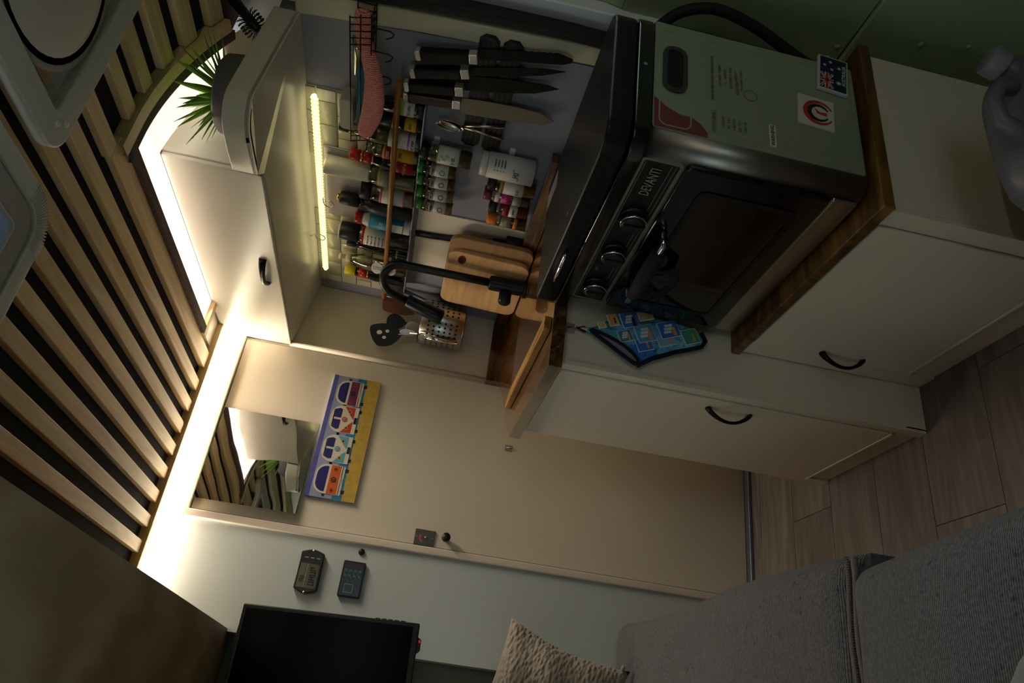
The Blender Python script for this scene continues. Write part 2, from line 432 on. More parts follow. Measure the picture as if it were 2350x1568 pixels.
# right side: grey splashback, pillar, door seal, green sliding-door skin
wr = MB(); wr.prism([(1.062, HC - 0.25), (1.086, 1.20), (1.118, 1.60), (2.24, 1.60), (2.24, HC - 0.25)], 'X', XW, XW + 0.03)
wall_right = struct(wr.build('wall_right', GREYPANEL))
pl = MB(); pl.prism([(1.015, 0.85), (1.030, 1.10), (1.045, 1.35), (1.054, 1.565), (1.119, 1.565), (1.092, 1.30), (1.066, 0.85)], 'X', XW - 0.003, XW + 0.06)
pillar = struct(pl.build('wall_pillar', CREAMBODY, bevel=0.006))
sl = MB(); pts = spline([(0.505, 1.005, 0.60), (0.505, 1.004, 0.80), (0.503, 1.004, 0.92), (0.503, 1.004, 1.05), (0.503, 1.013, 1.27), (0.503, 1.030, 1.42), (0.503, 1.050, 1.56), (0.503, 1.058, 1.70)], 3)
sl.tube(pts, 0.019, n=12, flat=(0.8, 1.0))
sl.tube([(p[0] - 0.008, p[1] - 0.016, p[2]) for p in pts], 0.010, n=10)
tag(sl.build('door_seal', RUBBER), 'thick black rubber seal running up the door pillar', 'seal')
ws = MB(); ws.prism([(0.955, 0.80), (0.958, 1.0), (0.972, 1.3), (1.0, 1.8), (1.06, 1.8), (1.02, 1.3), (1.0, 1.0), (1.0, 0.80)], 'X', 0.525, 0.56)
struct(ws.build('wall_sill', mat('glare_white_metal', 'F4F4F6', rough=0.3), bevel=0.004))  # whiter than the body paint: daylight glare put into the colour
gd = MB(); gd.box(0.545, 0.60, -1.1, 0.0, 0.43, 1.0); gd.box(0.545, 0.60, 0.0, 0.962, 0.43, 0.90); gd.box(0.545, 0.60, -1.1, 0.962, 1.38, 1.80); gd.box(0.545, 0.60, -1.1, 0.0, 1.0, 1.38); gd.box(0.545, 0.60, 0.86, 0.962, 1.0, 1.38); gd.box(0.538, 0.60, -1.1, 1.4, 0.0, 0.427); gd.box(0.56, 0.60, 0.962, 1.4, 0.43, 0.9)
gd.prism([(0.545, 0.90), (0.60, 0.90), (0.60, 1.0), (0.575, 1.0)], 'Y', 0.0, 0.955)  # sloped ledge, shaped to catch daylight and brighten the door top
side = struct(gd.build('wall_side', GREENBODY, bevel=0.003))
for (y, z) in ((0.945, 0.452), (0.915, 0.447), (0.93, 0.405), (0.86, 0.30), (0.84, 0.21)):
    MB().lathe([(0.006, 0), (0.005, 0.003), (0.002, 0.004)], c=(0, 0, 0), n=12).xf(frame((0.5455 if z > 0.43 else 0.5385, y, z), (0, 1, 0), (0, 0, 1)) @ Matrix.Rotation(math.pi, 4, 'X')).build('rivet', GREENBODY, side)
up = MB(); up.box(0.615, 0.68, -1.1, YD, 1.40, 1.86); up.box(0.525, 0.72, -1.16, 2.40, 1.832, 1.862)
struct(up.build('wall_upper', WHITEBODY))
ub = MB(); ub.box(0.515, 0.614, 1.06, 1.37, 1.50, 1.545)
struct(ub.build('wall_ledge', CREAMBODY))
# brown carpeted roof rib at the side
rb = MB(); rb.prism(rrect(0.536, 0.614, 1.735, 1.831, (0, 0, 0.03, 0)), 'Y', 0.6, 1.262)
struct(rb.build('trim_5', BROWNCARPET), 'brown carpeted rib under the roof edge')
# unseen outer panels, added to stop daylight leaking in behind the walls
struct(MB().box(-1.34, 0.72, 2.37, 2.40, -0.06, 1.90).build('light_seal_end', WHITEBODY))
os_ = MB(); os_.box(0.69, 0.72, -1.16, 2.37, -0.06, 0.98); os_.box(0.69, 0.72, -1.16, 2.37, 1.40, 1.80); os_.box(0.69, 0.72, -1.16, -0.02, 0.98, 1.40); os_.box(0.69, 0.72, 0.88, 2.37, 0.98, 1.40)
struct(os_.build('light_seal_side', WHITEBODY))
struct(MB().box(0.575, 0.580, 0.0, 0.86, 1.0, 1.38).build('added_side_window', clear('window_glass', 'DDE6E4')))  # unseen window, added to light the pillar and the shelf end
# lawn outside the open rear
struct(MB().box(-30, 30, -40, -1.15, -0.62, -0.60).build('ground_outside', mat('lawn', '5C7A2E', rough=0.9, var=0.3, vscale=3)))

# plywood overhead base
pb = MB(); pb.box(-1.30, -0.618, -0.5, YD + 0.07, 1.543, 1.561)
tag(pb.build('overhead_shelf', PLY), 'dark plywood underside of overhead cupboard above the television', 'cupboard')

# ================================================================== light strips
t = thing('light_bar', 'bright warm white light bar along the top of the end wall', 'light', (-0.05, YD - 0.02, 1.82))
MB().box(-1.28, 0.262, YD - 0.034, YD - 0.001, 1.8225, 1.8320).build('diffuser', LED_WARM, t)
area('bar_light', (-0.18, YD - 0.018, 1.8215), (0, 0, 0), 0.88, 0.026, LED_BAR_W, (1.0, 0.86, 0.68), t)

t = thing('light_strip', 'bright warm light strip under the ceiling above the white overhead cupboard', 'light', (0.21, 1.6, 1.82))
MB().box(0.1715, 0.2545, 1.275, 2.03, 1.8185, 1.8225).build('strip', LED_SOFT, t)  # wider than the LED itself: its blown-out glow is built into the band
st = MB()
def ste(u, v):
    x = 0.175 + u * 0.34; return (x, 1.263 + v * 0.107, zc(x) + 0.007)
st.surf(ste, 16, 2); st.build('strip', LED_SOFT, t)  # end band, also widened to include the glow around the LED
cl_ = area('cupboard_strip_light', (0.238, 1.65, 1.8170), (0, math.radians(52), 0), 0.014, 0.74, LED_CAB_W, (1.0, 0.87, 0.69), t); cl_.data.spread = math.radians(112)
area('cupboard_face_light', (0.2515, 1.65, 1.8175), (0, 0, 0), 0.006, 0.74, 0.03, (1.0, 0.87, 0.69), t)
area('cupboard_end_light', (0.34, 1.30, 1.795), (0, math.radians(8), 0), 0.30, 0.04, LED_CAB_END_W, (1.0, 0.87, 0.69), t)

# the same kind of strip on a roof cross-member behind the camera (it shows in the mirror)
t = thing('rear_light_strip', 'warm light strip on a roof batten behind the camera', 'light', (-0.1, -0.55, 1.79))
MB().box(-0.60, 0.42, -0.60, -0.57, 1.755, 1.814).build('batten', BATTEN_X, t)
MB().box(-0.58, 0.40, -0.5695, -0.565, 1.765, 1.785).build('strip', LED_SOFT, t)
area('rear_strip_light', (-0.09, -0.558, 1.775), (math.radians(62), 0, 0), 0.96, 0.02, LED_REAR_W, (1.0, 0.87, 0.69), t)

# ================================================================== overhead cupboard with open end shelf
def zb(x): return 1.592 - (0.165 * (x - 0.264) if x > 0.264 else 0.0)
t = thing('overhead_cupboard', 'white overhead cupboard with rounded open end shelf above the knives', 'cupboard', (0.4, 1.8, 1.59))
MB().prism([(0.269, 1.593), (0.499, 1.5545), (0.499, 1.82), (0.269, 1.82)], 'Y', 1.372, YD - 0.001).build('body', WHITE_GLOSS, t)
d = MB().box(0.2555, 0.2685, 1.376, YD - 0.004, 1.596, 1.8195).build('door', WHITE_GLOSS, t, bevel=0.003)
h = MB(); n = 14
h.tube([(0.2555 - 0.024 * math.sin(math.pi * i / n) ** 0.6, 1.732 + 0.122 * i / n, 1.633) for i in range(n + 1)], [0.005 + 0.003 * abs(1 - 2 * i / n) for i in range(n + 1)], n=10, flat=(1.3, 0.7))
h.build('handle', BRONZE, d)
# open end shelf: a tray with a rounded rim
out = [(0.262, 1.372), (0.226, 1.335), (0.222, 1.28), (0.2215, 1.23)]
for i in range(7):
    a = math.radians(180 + 75 * i / 6); out.append((0.2215 + 0.075 + 0.075 * math.cos(a), 1.215 + 0.075 * math.sin(a)))
out += [(0.36, 1.130), (0.42, 1.122), (0.499, 1.112)]
rim = MB()
inn = []
for i, p in enumerate(out):
    a = Vector(out[max(0, i - 1)]); b = Vector(out[min(len(out) - 1, i + 1)]); tn = (b - a).normalized(); nn = Vector((-tn.y, tn.x))
    inn.append((p[0] + nn.x * 0.013, p[1] + nn.y * 0.013))
m_ = len(out); H = 0.056
for lst, hh in ((out, 0), (inn, 0), (inn, H), (out, H)):
    rim.v += [(p[0], p[1], zb(p[0]) + hh) for p in lst]
for i in range(m_ - 1):
    for a, b in ((0, 1), (1, 2), (2, 3), (3, 0)):
        rim.f.append([a * m_ + i, a * m_ + i + 1, b * m_ + i + 1, b * m_ + i]); rim.sm.append(True); rim.mi.append(0)
rim.f.append([0, m_, 2 * m_, 3 * m_]); rim.sm.append(False); rim.mi.append(0)
rim.f.append([m_ - 1, 2 * m_ - 1, 3 * m_ - 1, 4 * m_ - 1]); rim.sm.append(False); rim.mi.append(0)
rim.build('shelf_rim', WHITE_GLOSS, t, bevel=0.003)
bt = MB(); poly = out + [(0.499, 1.372)]; k = len(poly)
bt.v = [(p[0], p[1], zb(p[0]) - 0.0) for p in poly] + [(p[0], p[1], zb(p[0]) + 0.010) for p in poly]
bt.f = [list(range(k))[::-1], list(range(k, 2 * k))] + [[i, (i + 1) % k, k + (i + 1) % k, k + i] for i in range(k)]; bt.sm = [False] * len(bt.f); bt.mi = [0] * len(bt.f)
bt.build('shelf_base', WHITE_GLOSS, t)
MB().box(0.2545, 0.2595, 1.366, 1.374, 1.60, 1.645).build('edge_strip', mat('grey_edge', '6E6C68', rough=0.5), t)

# plant on the end shelf
t = thing('potted_plant', 'spiky green succulent in a rounded grey pot on the end shelf', 'plant', (0.352, 1.245, zb(0.30) + 0.012))
z0 = zb(0.28) + 0.012
MB().lathe([(0.0, z0), (0.066, z0), (0.082, z0 + 0.02), (0.088, z0 + 0.05), (0.084, z0 + 0.082), (0.076, z0 + 0.089), (0.072, z0 + 0.078), (0.0, z0 + 0.075)], c=(0.352, 1.245, 0), n=32).build('pot', mat('grey_ceramic', '6F6B72', rough=0.6, bump=0.1, bscale=200), t)
LEAF = mat('succulent_green', '86B83C', rough=0.4, var=0.35, vscale=25)
LEAF_D = mat('succulent_green_dark', '5C8C2A', rough=0.4, var=0.3, vscale=25)
def leaf(base, direction, length, width, droop, m):
    d = Vector(direction).normalized(); side = d.cross(Vector((0, 0, 1)))
    side = side.normalized() if side.length > 0.05 else Vector((1, 0, 0))
    nrm = side.cross(d)
    mb = MB(); N = 9
    for i in range(N):
        s = i / (N - 1); w = width * (0.55 + 0.9 * s - 1.45 * s ** 2.2) if s < 1 else 0.0004
        w = max(w, 0.0004)
        p = Vector(base) + d * length * s + Vector((0, 0, -1)) * droop * s * s
        th = 0.003 * (1 - s) + 0.0004
        mb.v += [tuple(p - side * w + nrm * th), tuple(p - nrm * th * 0.6), tuple(p + side * w + nrm * th), tuple(p + nrm * th * 0.5)]
    for i in range(N - 1):
        for j in range(4):
            a = i * 4 + j; b = i * 4 + (j + 1) % 4; mb.f.append([a, b, b + 4, a + 4]); mb.sm.append(True); mb.mi.append(0)
    mb.build('leaf', m, t)
random.seed(3)
zt = z0 + 0.076
nl = 0
for ring, (cnt, el, ln) in enumerate(((6, 74, 0.10), (10, 54, 0.125), (13, 36, 0.13), (10, 20, 0.115))):
    for i in range(cnt):
        a = 2 * math.pi * (i + 0.4 * ring) / cnt + random.uniform(-0.15, 0.15); e = math.radians(el + random.uniform(-7, 7))
        leaf((0.352 + 0.012 * math.cos(a), 1.25 + 0.012 * math.sin(a), zt), (math.cos(e) * math.cos(a), math.cos(e) * math.sin(a), math.sin(e)), ln * random.uniform(0.85, 1.1), 0.0095, 0.02 * random.random(), LEAF if (i + ring) % 3 else LEAF_D)

# round hairbrush lying on the shelf
t = thing('hairbrush', 'black round hairbrush with stiff bristles lying beside the plant pot', 'brush', (0.505, 1.195, 1.62))
Mb = frame((0.505, 1.195, 1.655), (0.62, 0.0, 0.60), (0, 1, 0))
MB().lathe([(0.0, -0.005), (0.012, 0.0), (0.012, 0.045), (0.009, 0.052), (0.012, 0.065), (0.013, 0.15), (0.0, 0.155)], axis='X', n=14).xf(Mb).build('handle', mat('brush_handle', '201C1A', rough=0.4), t)
br = MB()
for i in range(9):
    for j in range(12):
        a = 2 * math.pi * (j + 0.5 * (i % 2)) / 12; x = 0.003 + i * 0.0048
        br.tube([(x, 0.011 * math.cos(a), 0.011 * math.sin(a)), (x, 0.028 * math.cos(a), 0.028 * math.sin(a))], 0.0011, n=4)
o = br.xf(Mb).build('bristles', BLACK, t); o['kind'] = 'stuff'

# ================================================================== sink cabinet, worktop
t = thing('sink_cabinet', 'white floor cabinet with bow handle below the wooden sink worktop', 'cabinet', (0.2, 1.6, 0))
MB().prism([(-0.056, 1.3745), (-0.056, 1.795), (0.25, YD - 0.035), (0.499, YD - 0.035), (0.499, 1.3745)], 'Z', 0.05, 0.868).build('body', WHITE, t)
MB().prism([(-0.060, 1.3725), (-0.060, 1.797), (-0.02, 1.80), (0.2, 1.80), (0.2, 1.3725)], 'Z', 0.001, 0.05).build('plinth', WHITE, t)
d = MB().box(-0.071, -0.057, 1.402, 1.764, 0.075, 0.862).build('door', WHITE, t, bevel=0.0015)
MB().box(-0.0665, -0.0565, 1.3725, 1.399, 0.001, 0.868).build('stile', WHITE, t)
MB().box(-0.0665, -0.0565, 1.767, 1.797, 0.001, 0.868).build('stile', WHITE, t)
MB().box(-0.0725, -0.058, 1.40, 1.764, 0.0695, 0.0735).build('edging_glint', mat('edging_glint_white', 'F0ECE4', rough=0.3), t)  # toe-kick trim with the LED glint painted in as a whiter colour
def bow(x, y, z0, z1, parent):
    mb = MB(); n = 14
    mb.tube([(x - 0.028 * math.sin(math.pi * i / n) ** 0.75, y, z0 + (z1 - z0) * i / n) for i in range(n + 1)], [0.0042 + 0.003 * abs(1 - 2 * i / n) ** 2 for i in range(n + 1)], n=10, flat=(0.8, 1.3))
    mb.lathe([(0.0065, 0), (0.006, 0.004)], c=(x, y, z0 + 0.001), n=10, axis='X'); mb.lathe([(0.0065, -0.004), (0.006, 0.0)], c=(x, y, z1 - 0.001), n=10, axis='X')
    return mb.build('handle', BRONZE, parent)
bow(-0.071, 1.443, 0.398, 0.502, d)

# worktop: a slab of glossy acacia, corner cut back by the bathroom door; upstands along both walls
top = [(-0.090, 1.350), (-0.090, 1.806), (0.262, YD - 0.032), (0.499, YD - 0.032), (0.499, 1.350)]
t = thing('worktop', 'glossy dark wooden worktop with upstand beside the black oven', 'worktop', (0.2, 1.7, HC))
MB().prism(top, 'Z', HC - 0.030, HC).build('slab', ACACIA_Y, t, bevel=0.0015)
MB().box(0.468, 0.499, 1.352, 2.208, HC + 0.0005, HC + 0.045).build('upstand', ACACIA_Y, t, bevel=0.002)
MB().box(0.250, 0.499, 2.2095, YD - 0.001, HC - 0.03, HC + 0.044).build('upstand', ACACIA_X, t, bevel=0.002)
t = MB(); t.prism([(0.003, 1.362), (0.036, 1.362), (0.036, 1.80), (0.003, 1.84)], 'Z', HC + 0.0005, HC + 0.017)
tag(t.build('wood_batten', wood('oak_batten', '6A4420', 'B98A48', '93682F', axis='Y', scale=3, stretch=9, rough=0.35, bump=0.03), bevel=0.002), 'narrow golden wooden batten lying along the worktop', 'batten')

# tap
t = thing('tap', 'matt black gooseneck tap with pull-out spray head behind the cutting board', 'tap', (0.405, 1.852, HC))
MB().lathe([(0.027, HC + 0.0005), (0.027, HC + 0.006), (0.0225, HC + 0.008), (0.0225, HC + 0.108), (0.019, HC + 0.112), (0.0125, HC + 0.114)], c=(0.405, 1.852, 0), n=24).build('base', BLACKMATT, t, bevel=0.001)
nk = MB(); P = [(0.405, 1.852, HC + 0.105), (0.405, 1.852, 1.10), (0.405, 1.852, 1.20), (0.405, 1.852, 1.275)]
dx, dy = -0.060, 0.085
for i in range(1, 10):
    a = math.pi * i / 10 * 0.92; q = (1 - math.cos(a)) / 2
    P.append((0.405 + dx * q, 1.852 + dy * q, 1.275 + 0.052 * math.sin(a)))
P += [(0.405 + dx * 1.12, 1.852 + dy * 1.12, 1.235)]
nk.tube(P, 0.0125, n=14); nk.build('neck', BLACKMATT, t)
e = Vector(P[-1]); dn = Vector((-0.02, 0.03, -0.12)).normalized()
MB().lathe([(0.0165, 0), (0.020, 0.004), (0.0235, 0.10), (0.0245, 0.118), (0.020, 0.121), (0.0, 0.121)], n=20).xf(frame(e - dn * 0.012, dn.cross(Vector((0, 1, 0.3))), Vector((0, 0, 0)) + dn.cross(dn.cross(Vector((0, 1, 0.3))))) ).build('spray_head', BLACKMATT, t)
MB().lathe([(0.019, 0.0), (0.019, 0.035), (0.016, 0.039), (0.0, 0.039)], n=20).xf(frame((0.386, 1.858, HC + 0.058), (0, -1, 0), (0, 0, 1)) ).build('lever_knob', BLACKMATT, t)

# chopping boards leaning on the splashback
BOARD = wood('beech_board', 'B98E5C', 'D8B17C', 'C9A06C', axis='Y', scale=2.5, stretch=10, rough=0.5, bump=0.03)
def board(label, y0, y1, h, xb, xt, m, hole=None):
    ang = math.atan2(xt - xb, h)
    M = Matrix.Translation((xb, 0, HC + 0.001)) @ Matrix.Rotation(ang, 4, 'Y')
    t = thing('chopping_board', label, 'chopping board', M=M)
    outl = rrect(y0, y1, 0.0, h, 0.035, 6)
    mb = MB(); mb.prism(outl, 'X', -0.016, 0.0)
    mb.build('board', m, t, bevel=0.003, local=True)
    if hole:
        hy, hz = hole
        n = 20; o = [(hy + 0.021 * math.cos(2 * math.pi * i / n), hz + 0.012 * math.sin(2 * math.pi * i / n)) for i in range(n)]
        i_ = [(hy + 0.015 * math.cos(2 * math.pi * i / n), hz + 0.0075 * math.sin(2 * math.pi * i / n)) for i in range(n)]
        ring_prism(MB(), o, i_, 'X', -0.0175, -0.0155).build('hole_ring', mat('dark_red_ring', '6E1420', rough=0.4), t, local=True)
        MB().prism(i_, 'X', -0.0168, -0.0155).build('finger_hole', mat('hole_dark', '2A0D10', rough=0.7), t, local=True)
    return t
board('pale beech chopping board with red-ringed finger hole behind the tap', 1.775, 2.072, 0.247, 0.447, 0.456, BOARD, hole=(1.812, 0.205))
board('second chopping board, mostly hidden behind the pale beech board', 1.722, 1.985, 0.25, 0.4655, 0.4672, wood('old_board', '8F6A44', 'B08A5E', axis='Y', scale=2.5, stretch=10, rough=0.55))

# ================================================================== oven cabinet with wooden top
t = thing('oven_cabinet', 'low white floor cabinet with bow handle standing under the oven', 'cabinet', (0.23, 1.1, 0))
MB().box(0.062, 0.425, 0.836, 1.3705, 0.05, 0.453).build('body', WHITE, t)
MB().box(0.056, 0.40, 0.838, 1.3705, 0.001, 0.05).build('plinth', WHITE, t)
d = MB().box(0.047, 0.061, 0.876, 1.318, 0.075, 0.448).build('door', WHITE, t, bevel=0.0015)
MB().box(0.0515, 0.0615, 0.836, 0.873, 0.001, 0.453).build('stile', WHITE, t)
MB().box(0.0515, 0.0615, 1.321, 1.3705, 0.001, 0.453).build('stile', WHITE, t)
MB().box(0.0455, 0.060, 0.874, 1.318, 0.069, 0.0735).build('edging_glint', mat('edging_glint_white', 'F0ECE4', rough=0.3), t)  # trim in the same white, glint included in the colour
bow(0.047, 1.300, 0.195, 0.295, d)
tb = MB().box(0.042, 0.432, 0.820, 1.3715, 0.4545, 0.476)
tag(tb.build('oven_board', ACACIA_MATT, bevel=0.002), 'thick dark wooden board between the oven and its low cabinet', 'board')

# ================================================================== camping oven
SIDE = mat('oven_side_steel', 'C2C6B2', rough=0.33, metal=0.7, var=0.05, vscale=4)
t = thing('camping_oven', 'black and steel portable gas oven with closed lid on wooden board', 'oven', (0.24, 1.1, 0.477))
ZB, ZT = 0.484, 0.874
MB().prism(rrect(0.085, 0.375, 0.838, 1.345, (0.004, 0.004, 0.030, 0.030), 8)[::1], 'Z', ZB, ZT).build('body', STEELSATIN, t)
body = t.children[0]
for p in body.data.polygons: p.use_smooth = abs(p.normal.z) < 0.5
for (x, y) in ((0.13, 0.88), (0.13, 1.30), (0.34, 0.88), (0.34, 1.30)):
    MB().lathe([(0.016, 0.4765), (0.018, ZB + 0.001)], c=(x, y, 0), n=14).build('foot', BLACK, t)
# near side panel with pressed ridges, handle recess and stickers
sp = MB().prism(rrect(0.116, 0.373, 0.488, 0.868, 0.004, 2), 'Y', 0.8365, 0.8385).build('side_panel', SIDE, t)
def ridge(x0, x1, z0, z1, r):
    o_ = rrect(x0, x1, z0, z1, r, 5); i_ = rrect(x0 + 0.0025, x1 - 0.0025, z0 + 0.0025, z1 - 0.0025, max(r - 0.0025, 0.001), 5)
    ring_prism(MB(), o_, i_, 'Y', 0.8358, 0.8367).build('ridge', SIDE, sp)
ridge(0.123, 0.356, 0.800, 0.858, 0.015); ridge(0.131, 0.356, 0.668, 0.775, 0.012); ridge(0.141, 0.358, 0.500, 0.640, 0.015)
o_ = rrect(0.203, 0.315, 0.808, 0.853, 0.0215, 8); i_ = rrect(0.211, 0.307, 0.816, 0.845, 0.0140, 8)
hr = MB(); ring_prism(hr, o_, i_, 'Y', 0.8335, 0.8367); hr.build('grip_frame', mat('dark_grey_plastic', '3A393C', rough=0.5), sp)
MB().prism(i_, 'Y', 0.8360, 0.8367).build('grip_recess', BLACK, sp)
INK = mat('embossed_ink', '80826F', rough=0.5)
def onside(x, z, rot=0): return frame((x, 0.8356, z), (math.cos(rot), 0, math.sin(rot)), (-math.sin(rot), 0, math.cos(rot)))
text('WARNING', 0.011, onside(0.158, 0.760), INK, sp, 'stamped_lettering')
text('MUST BE USED IN WELL VENTILATED AREA', 0.0075, onside(0.263, 0.762), INK, sp, 'stamped_lettering', sx=0.75)
for i in range(5):
    print_marks(26 - 2 * (i % 2), 0.0062, onside(0.272, 0.748 - 0.010 * i), INK, sp, 'stamped_print', sx=0.6)
    print_marks(13 - i % 2, 0.0062, onside(0.160, 0.744 - 0.010 * i), INK, sp, 'stamped_print', sx=0.6)
n = 20
ring_prism(MB(), [(0.240 + 0.013 * math.cos(2 * math.pi * i / n), 0.692 + 0.013 * math.sin(2 * math.pi * i / n)) for i in range(n)], [(0.240 + 0.0115 * math.cos(2 * math.pi * i / n), 0.692 + 0.0115 * math.sin(2 * math.pi * i / n)) for i in range(n)], 'Y', 0.8355, 0.8365).build('stamped_ring', INK, sp)
text('DANGER', 0.008, onside(0.250, 0.716), INK, sp, 'stamped_lettering')
st = MB().box(0.132, 0.182, 0.8354, 0.8366, 0.649, 0.661).build('warning_sticker', mat('sticker_pale', 'D9CFC8', rough=0.5), sp)
text('WARNING', 0.0095, frame((0.157, 0.8351, 0.655), (1, 0, 0), (0, 0, 1)), mat('sticker_ink', '4A3A3C', rough=0.6), sp, 'lettering')
MB().lathe([(0.0035, 0), (0.003, 0.002)], n=10, axis='Y').xf(Matrix.Translation((0.240, 0.8225, 0.888))).build('screw', CHROME, t)

# lid and hob tray
HOBB = rrect(0.058, 0.380, 0.823, 1.3465, (0.012, 0.012, 0.045, 0.045), 8)
MB().prism(HOBB, 'Z', ZT, 0.9015).build('hob_tray', BLACKGLOSS, t, bevel=0.003)
LID = rrect(0.0595, 0.3785, 0.8245, 1.345, (0.012, 0.012, 0.045, 0.045), 8)
ld = MB().prism(LID, 'Z', 0.9035, 0.945).build('lid', mat('black_satin_lid', '161618', rough=0.38, spec=0.22), t, bevel=0.005, seg=3)
MB().tube([(0.0595, 1.145, 0.927), (0.046, 1.148, 0.929), (0.042, 1.175, 0.930), (0.042, 1.20, 0.930), (0.046, 1.227, 0.929), (0.0595, 1.23, 0.927)], 0.0055, n=10, flat=(0.7, 1.4)).build('lid_handle', CHROME, ld)
MB().box(0.092, 0.104, 1.075, 1.083, 0.945, 0.9455).build('scuff_mark', CHROME, ld)
MB().box(0.30, 0.345, 1.24, 1.335, 0.945, 0.9456).build('paper_label', mat('worn_label', '8E8A84', rough=0.6), ld)

# front: control panel, knobs, glass door
X0 = 0.0855
cp = MB().box(X0 - 0.004, X0, 0.876, 1.325, 0.800, 0.866).build('control_panel', BLACK, t, bevel=0.001)
for i in range(8):
    MB().box(X0 - 0.0048, X0 - 0.0038, 0.882, 1.320, 0.806 + i * 0.0076, 0.8072 + i * 0.0076).build('trim_line', STEELSATIN if i in (0, 1, 7) else mat('panel_groove', '35342F', rough=0.4, metal=0.6), cp)
ring_prism(MB(), rrect(0.872, 1.329, 0.796, 0.869, 0.006, 3), rrect(0.877, 1.324, 0.8015, 0.8635, 0.004, 3), 'X', X0 - 0.006, X0).build('panel_frame', STEELSATIN, cp)
SILVER = mat('silver_print', 'C9C2B2', rough=0.35, metal=0.7)
text('DEVANTI', 0.026, frame((X0 - 0.0055, 0.928, 0.836), (0, -1, 0), (0, 0, 1)), SILVER, cp, 'maker_lettering', sx=0.66)
print_marks(4, 0.010, frame((X0 - 0.0055, 1.206, 0.846), (0, -1, 0), (0, 0, 1)), SILVER, cp)
print_marks(4, 0.010, frame((X0 - 0.0055, 1.306, 0.828), (0, -1, 0), (0, 0, 1)), SILVER, cp)
for y in (1.026, 1.142, 1.268):
    kb = MB().lathe([(0.027, 0.0), (0.027, -0.004), (0.0235, -0.006), (0.0225, -0.022), (0.019, -0.0255), (0.0, -0.0255)], c=(X0 - 0.004, y, 0.832), n=28, axis='X').build('knob', BLACK, t, bevel=0.0008)
    MB().lathe([(0.0245, 0), (0.0245, -0.003), (0.0225, -0.0035)], c=(X0 - 0.0215, y, 0.832), n=28, axis='X').build('chrome_ring', CHROME, kb)
    MB().box(X0 - 0.033, X0 - 0.029, y - 0.004, y + 0.004, 0.812, 0.852).build('grip_bar', BLACK, kb, bevel=0.001)
dr_ = MB().prism(rrect(0.868, 1.328, 0.536, 0.793, 0.010, 4), 'X', X0 - 0.014, X0).build('door', BLACKGLOSS, t, bevel=0.003)
ring_prism(MB(), rrect(0.911, 1.287, 0.567, 0.752, 0.016, 5), rrect(0.921, 1.277, 0.577, 0.742, 0.010, 5), 'X', X0 - 0.0165, X0 - 0.013).build('glass_frame', mat('dark_frame', '111215', rough=0.3), dr_)
MB().prism(rrect(0.922, 1.276, 0.578, 0.741, 0.009, 5), 'X', X0 - 0.0148, X0 - 0.0135).build('glass', mat('brown_oven_glass', '1A0E05', rough=0.08, spec=0.7), dr_)
hd = MB(); hd.tube([(X0 - 0.014, 1.045, 0.765), (X0 - 0.042, 1.045, 0.766), (X0 - 0.042, 1.25, 0.766), (X0 - 0.014, 1.25, 0.765)], 0.0065, n=10)
hd.build('door_handle', CHROME, dr_)
sl_ = MB(); sl_.tube([(X0 - 0.042, 1.065, 0.766), (X0 - 0.042, 1.15, 0.763), (X0 - 0.042, 1.225, 0.762)], [0.014, 0.0165, 0.013], n=12)
CLOTHBLACK = mat('black_cloth', '1B1A1F', rough=0.95, bump=0.4, bscale=400)
tag(sl_.build('handle_cover', CLOTHBLACK), 'black cloth sleeve wrapped round the oven door handle', 'cloth')
sp2 = MB(); sp2.tube([(0.047, 1.135, 0.752), (0.044, 1.125, 0.728), (0.045, 1.14, 0.708), (0.046, 1.17, 0.702), (0.044, 1.205, 0.715), (0.048, 1.215, 0.745)], [0.004, 0.012, 0.012, 0.010, 0.012, 0.004], n=8, flat=(0.25, 1.0))
tag(sp2.build('cloth_strap', CLOTHBLACK), 'loose black cloth loop hanging from the oven door handle', 'cloth')
bs = MB().box(X0 - 0.008, X0, 0.868, 1.341, 0.486, 0.532).build('base_strip', STEEL, t, bevel=0.004)
tr = MB().box(X0 - 0.0085, X0, 0.868, 1.335, 0.533, 0.535).build('door_trim', CHROME, t)

# magnets on the oven's side
t = thing('flag_magnet', 'dark blue flag souvenir magnet stuck to the lower oven side', 'magnet', (0.347, 0.8325, 0.535))
Mx = frame((0.340, 0.8355, 0.5305), (math.cos(-0.10), 0, math.sin(-0.10)), (math.sin(0.10), 0, math.cos(0.10)))
MB().box(-0.0450, 0.0450, -0.029, 0.029, -0.0005, 0.006).xf(Mx @ Matrix.Rotation(0, 4, 'X')).build('base', mat('magnet_white', 'C9CFCC', rough=0.4), t, bevel=0.001)
Mt = Mx @ Matrix.Translation((0, 0, 0.0062))
MB().box(-0.0415, 0.0415, -0.0255, 0.0255, -0.0004, 0.0004).xf(Mt).build('flag_field', mat('flag_navy', '141B3C', rough=0.4), t)
RED = mat('flag_red', 'B03A2A', rough=0.45); WPR = mat('print_white', 'D8DAD2', rough=0.45)
fj = t.children[1]
cx0, cy0 = -0.0205, 0.0125
for (w, h_, m, dz) in ((0.041, 0.0085, WPR, .0006), (0.0085, 0.026, WPR, .0006), (0.041, 0.0045, RED, .0012), (0.0045, 0.026, RED, .0012)):
    MB().box(cx0 - w / 2, cx0 + w / 2, cy0 - h_ / 2, cy0 + h_ / 2, 0, dz).xf(Mt).build('cross_bar', m, fj)
for sgn in (1, -1):
    for w, m, dz in ((0.005, WPR, .0005), (0.0018, RED, .0009)):
        MB().box(-0.022, 0.022, -w / 2, w / 2, 0, dz).xf(Mt @ Matrix.Translation((cx0, cy0, 0)) @ Matrix.Rotation(sgn * math.atan2(0.026, 0.041), 4, 'Z')).build('diagonal_bar', m, fj)
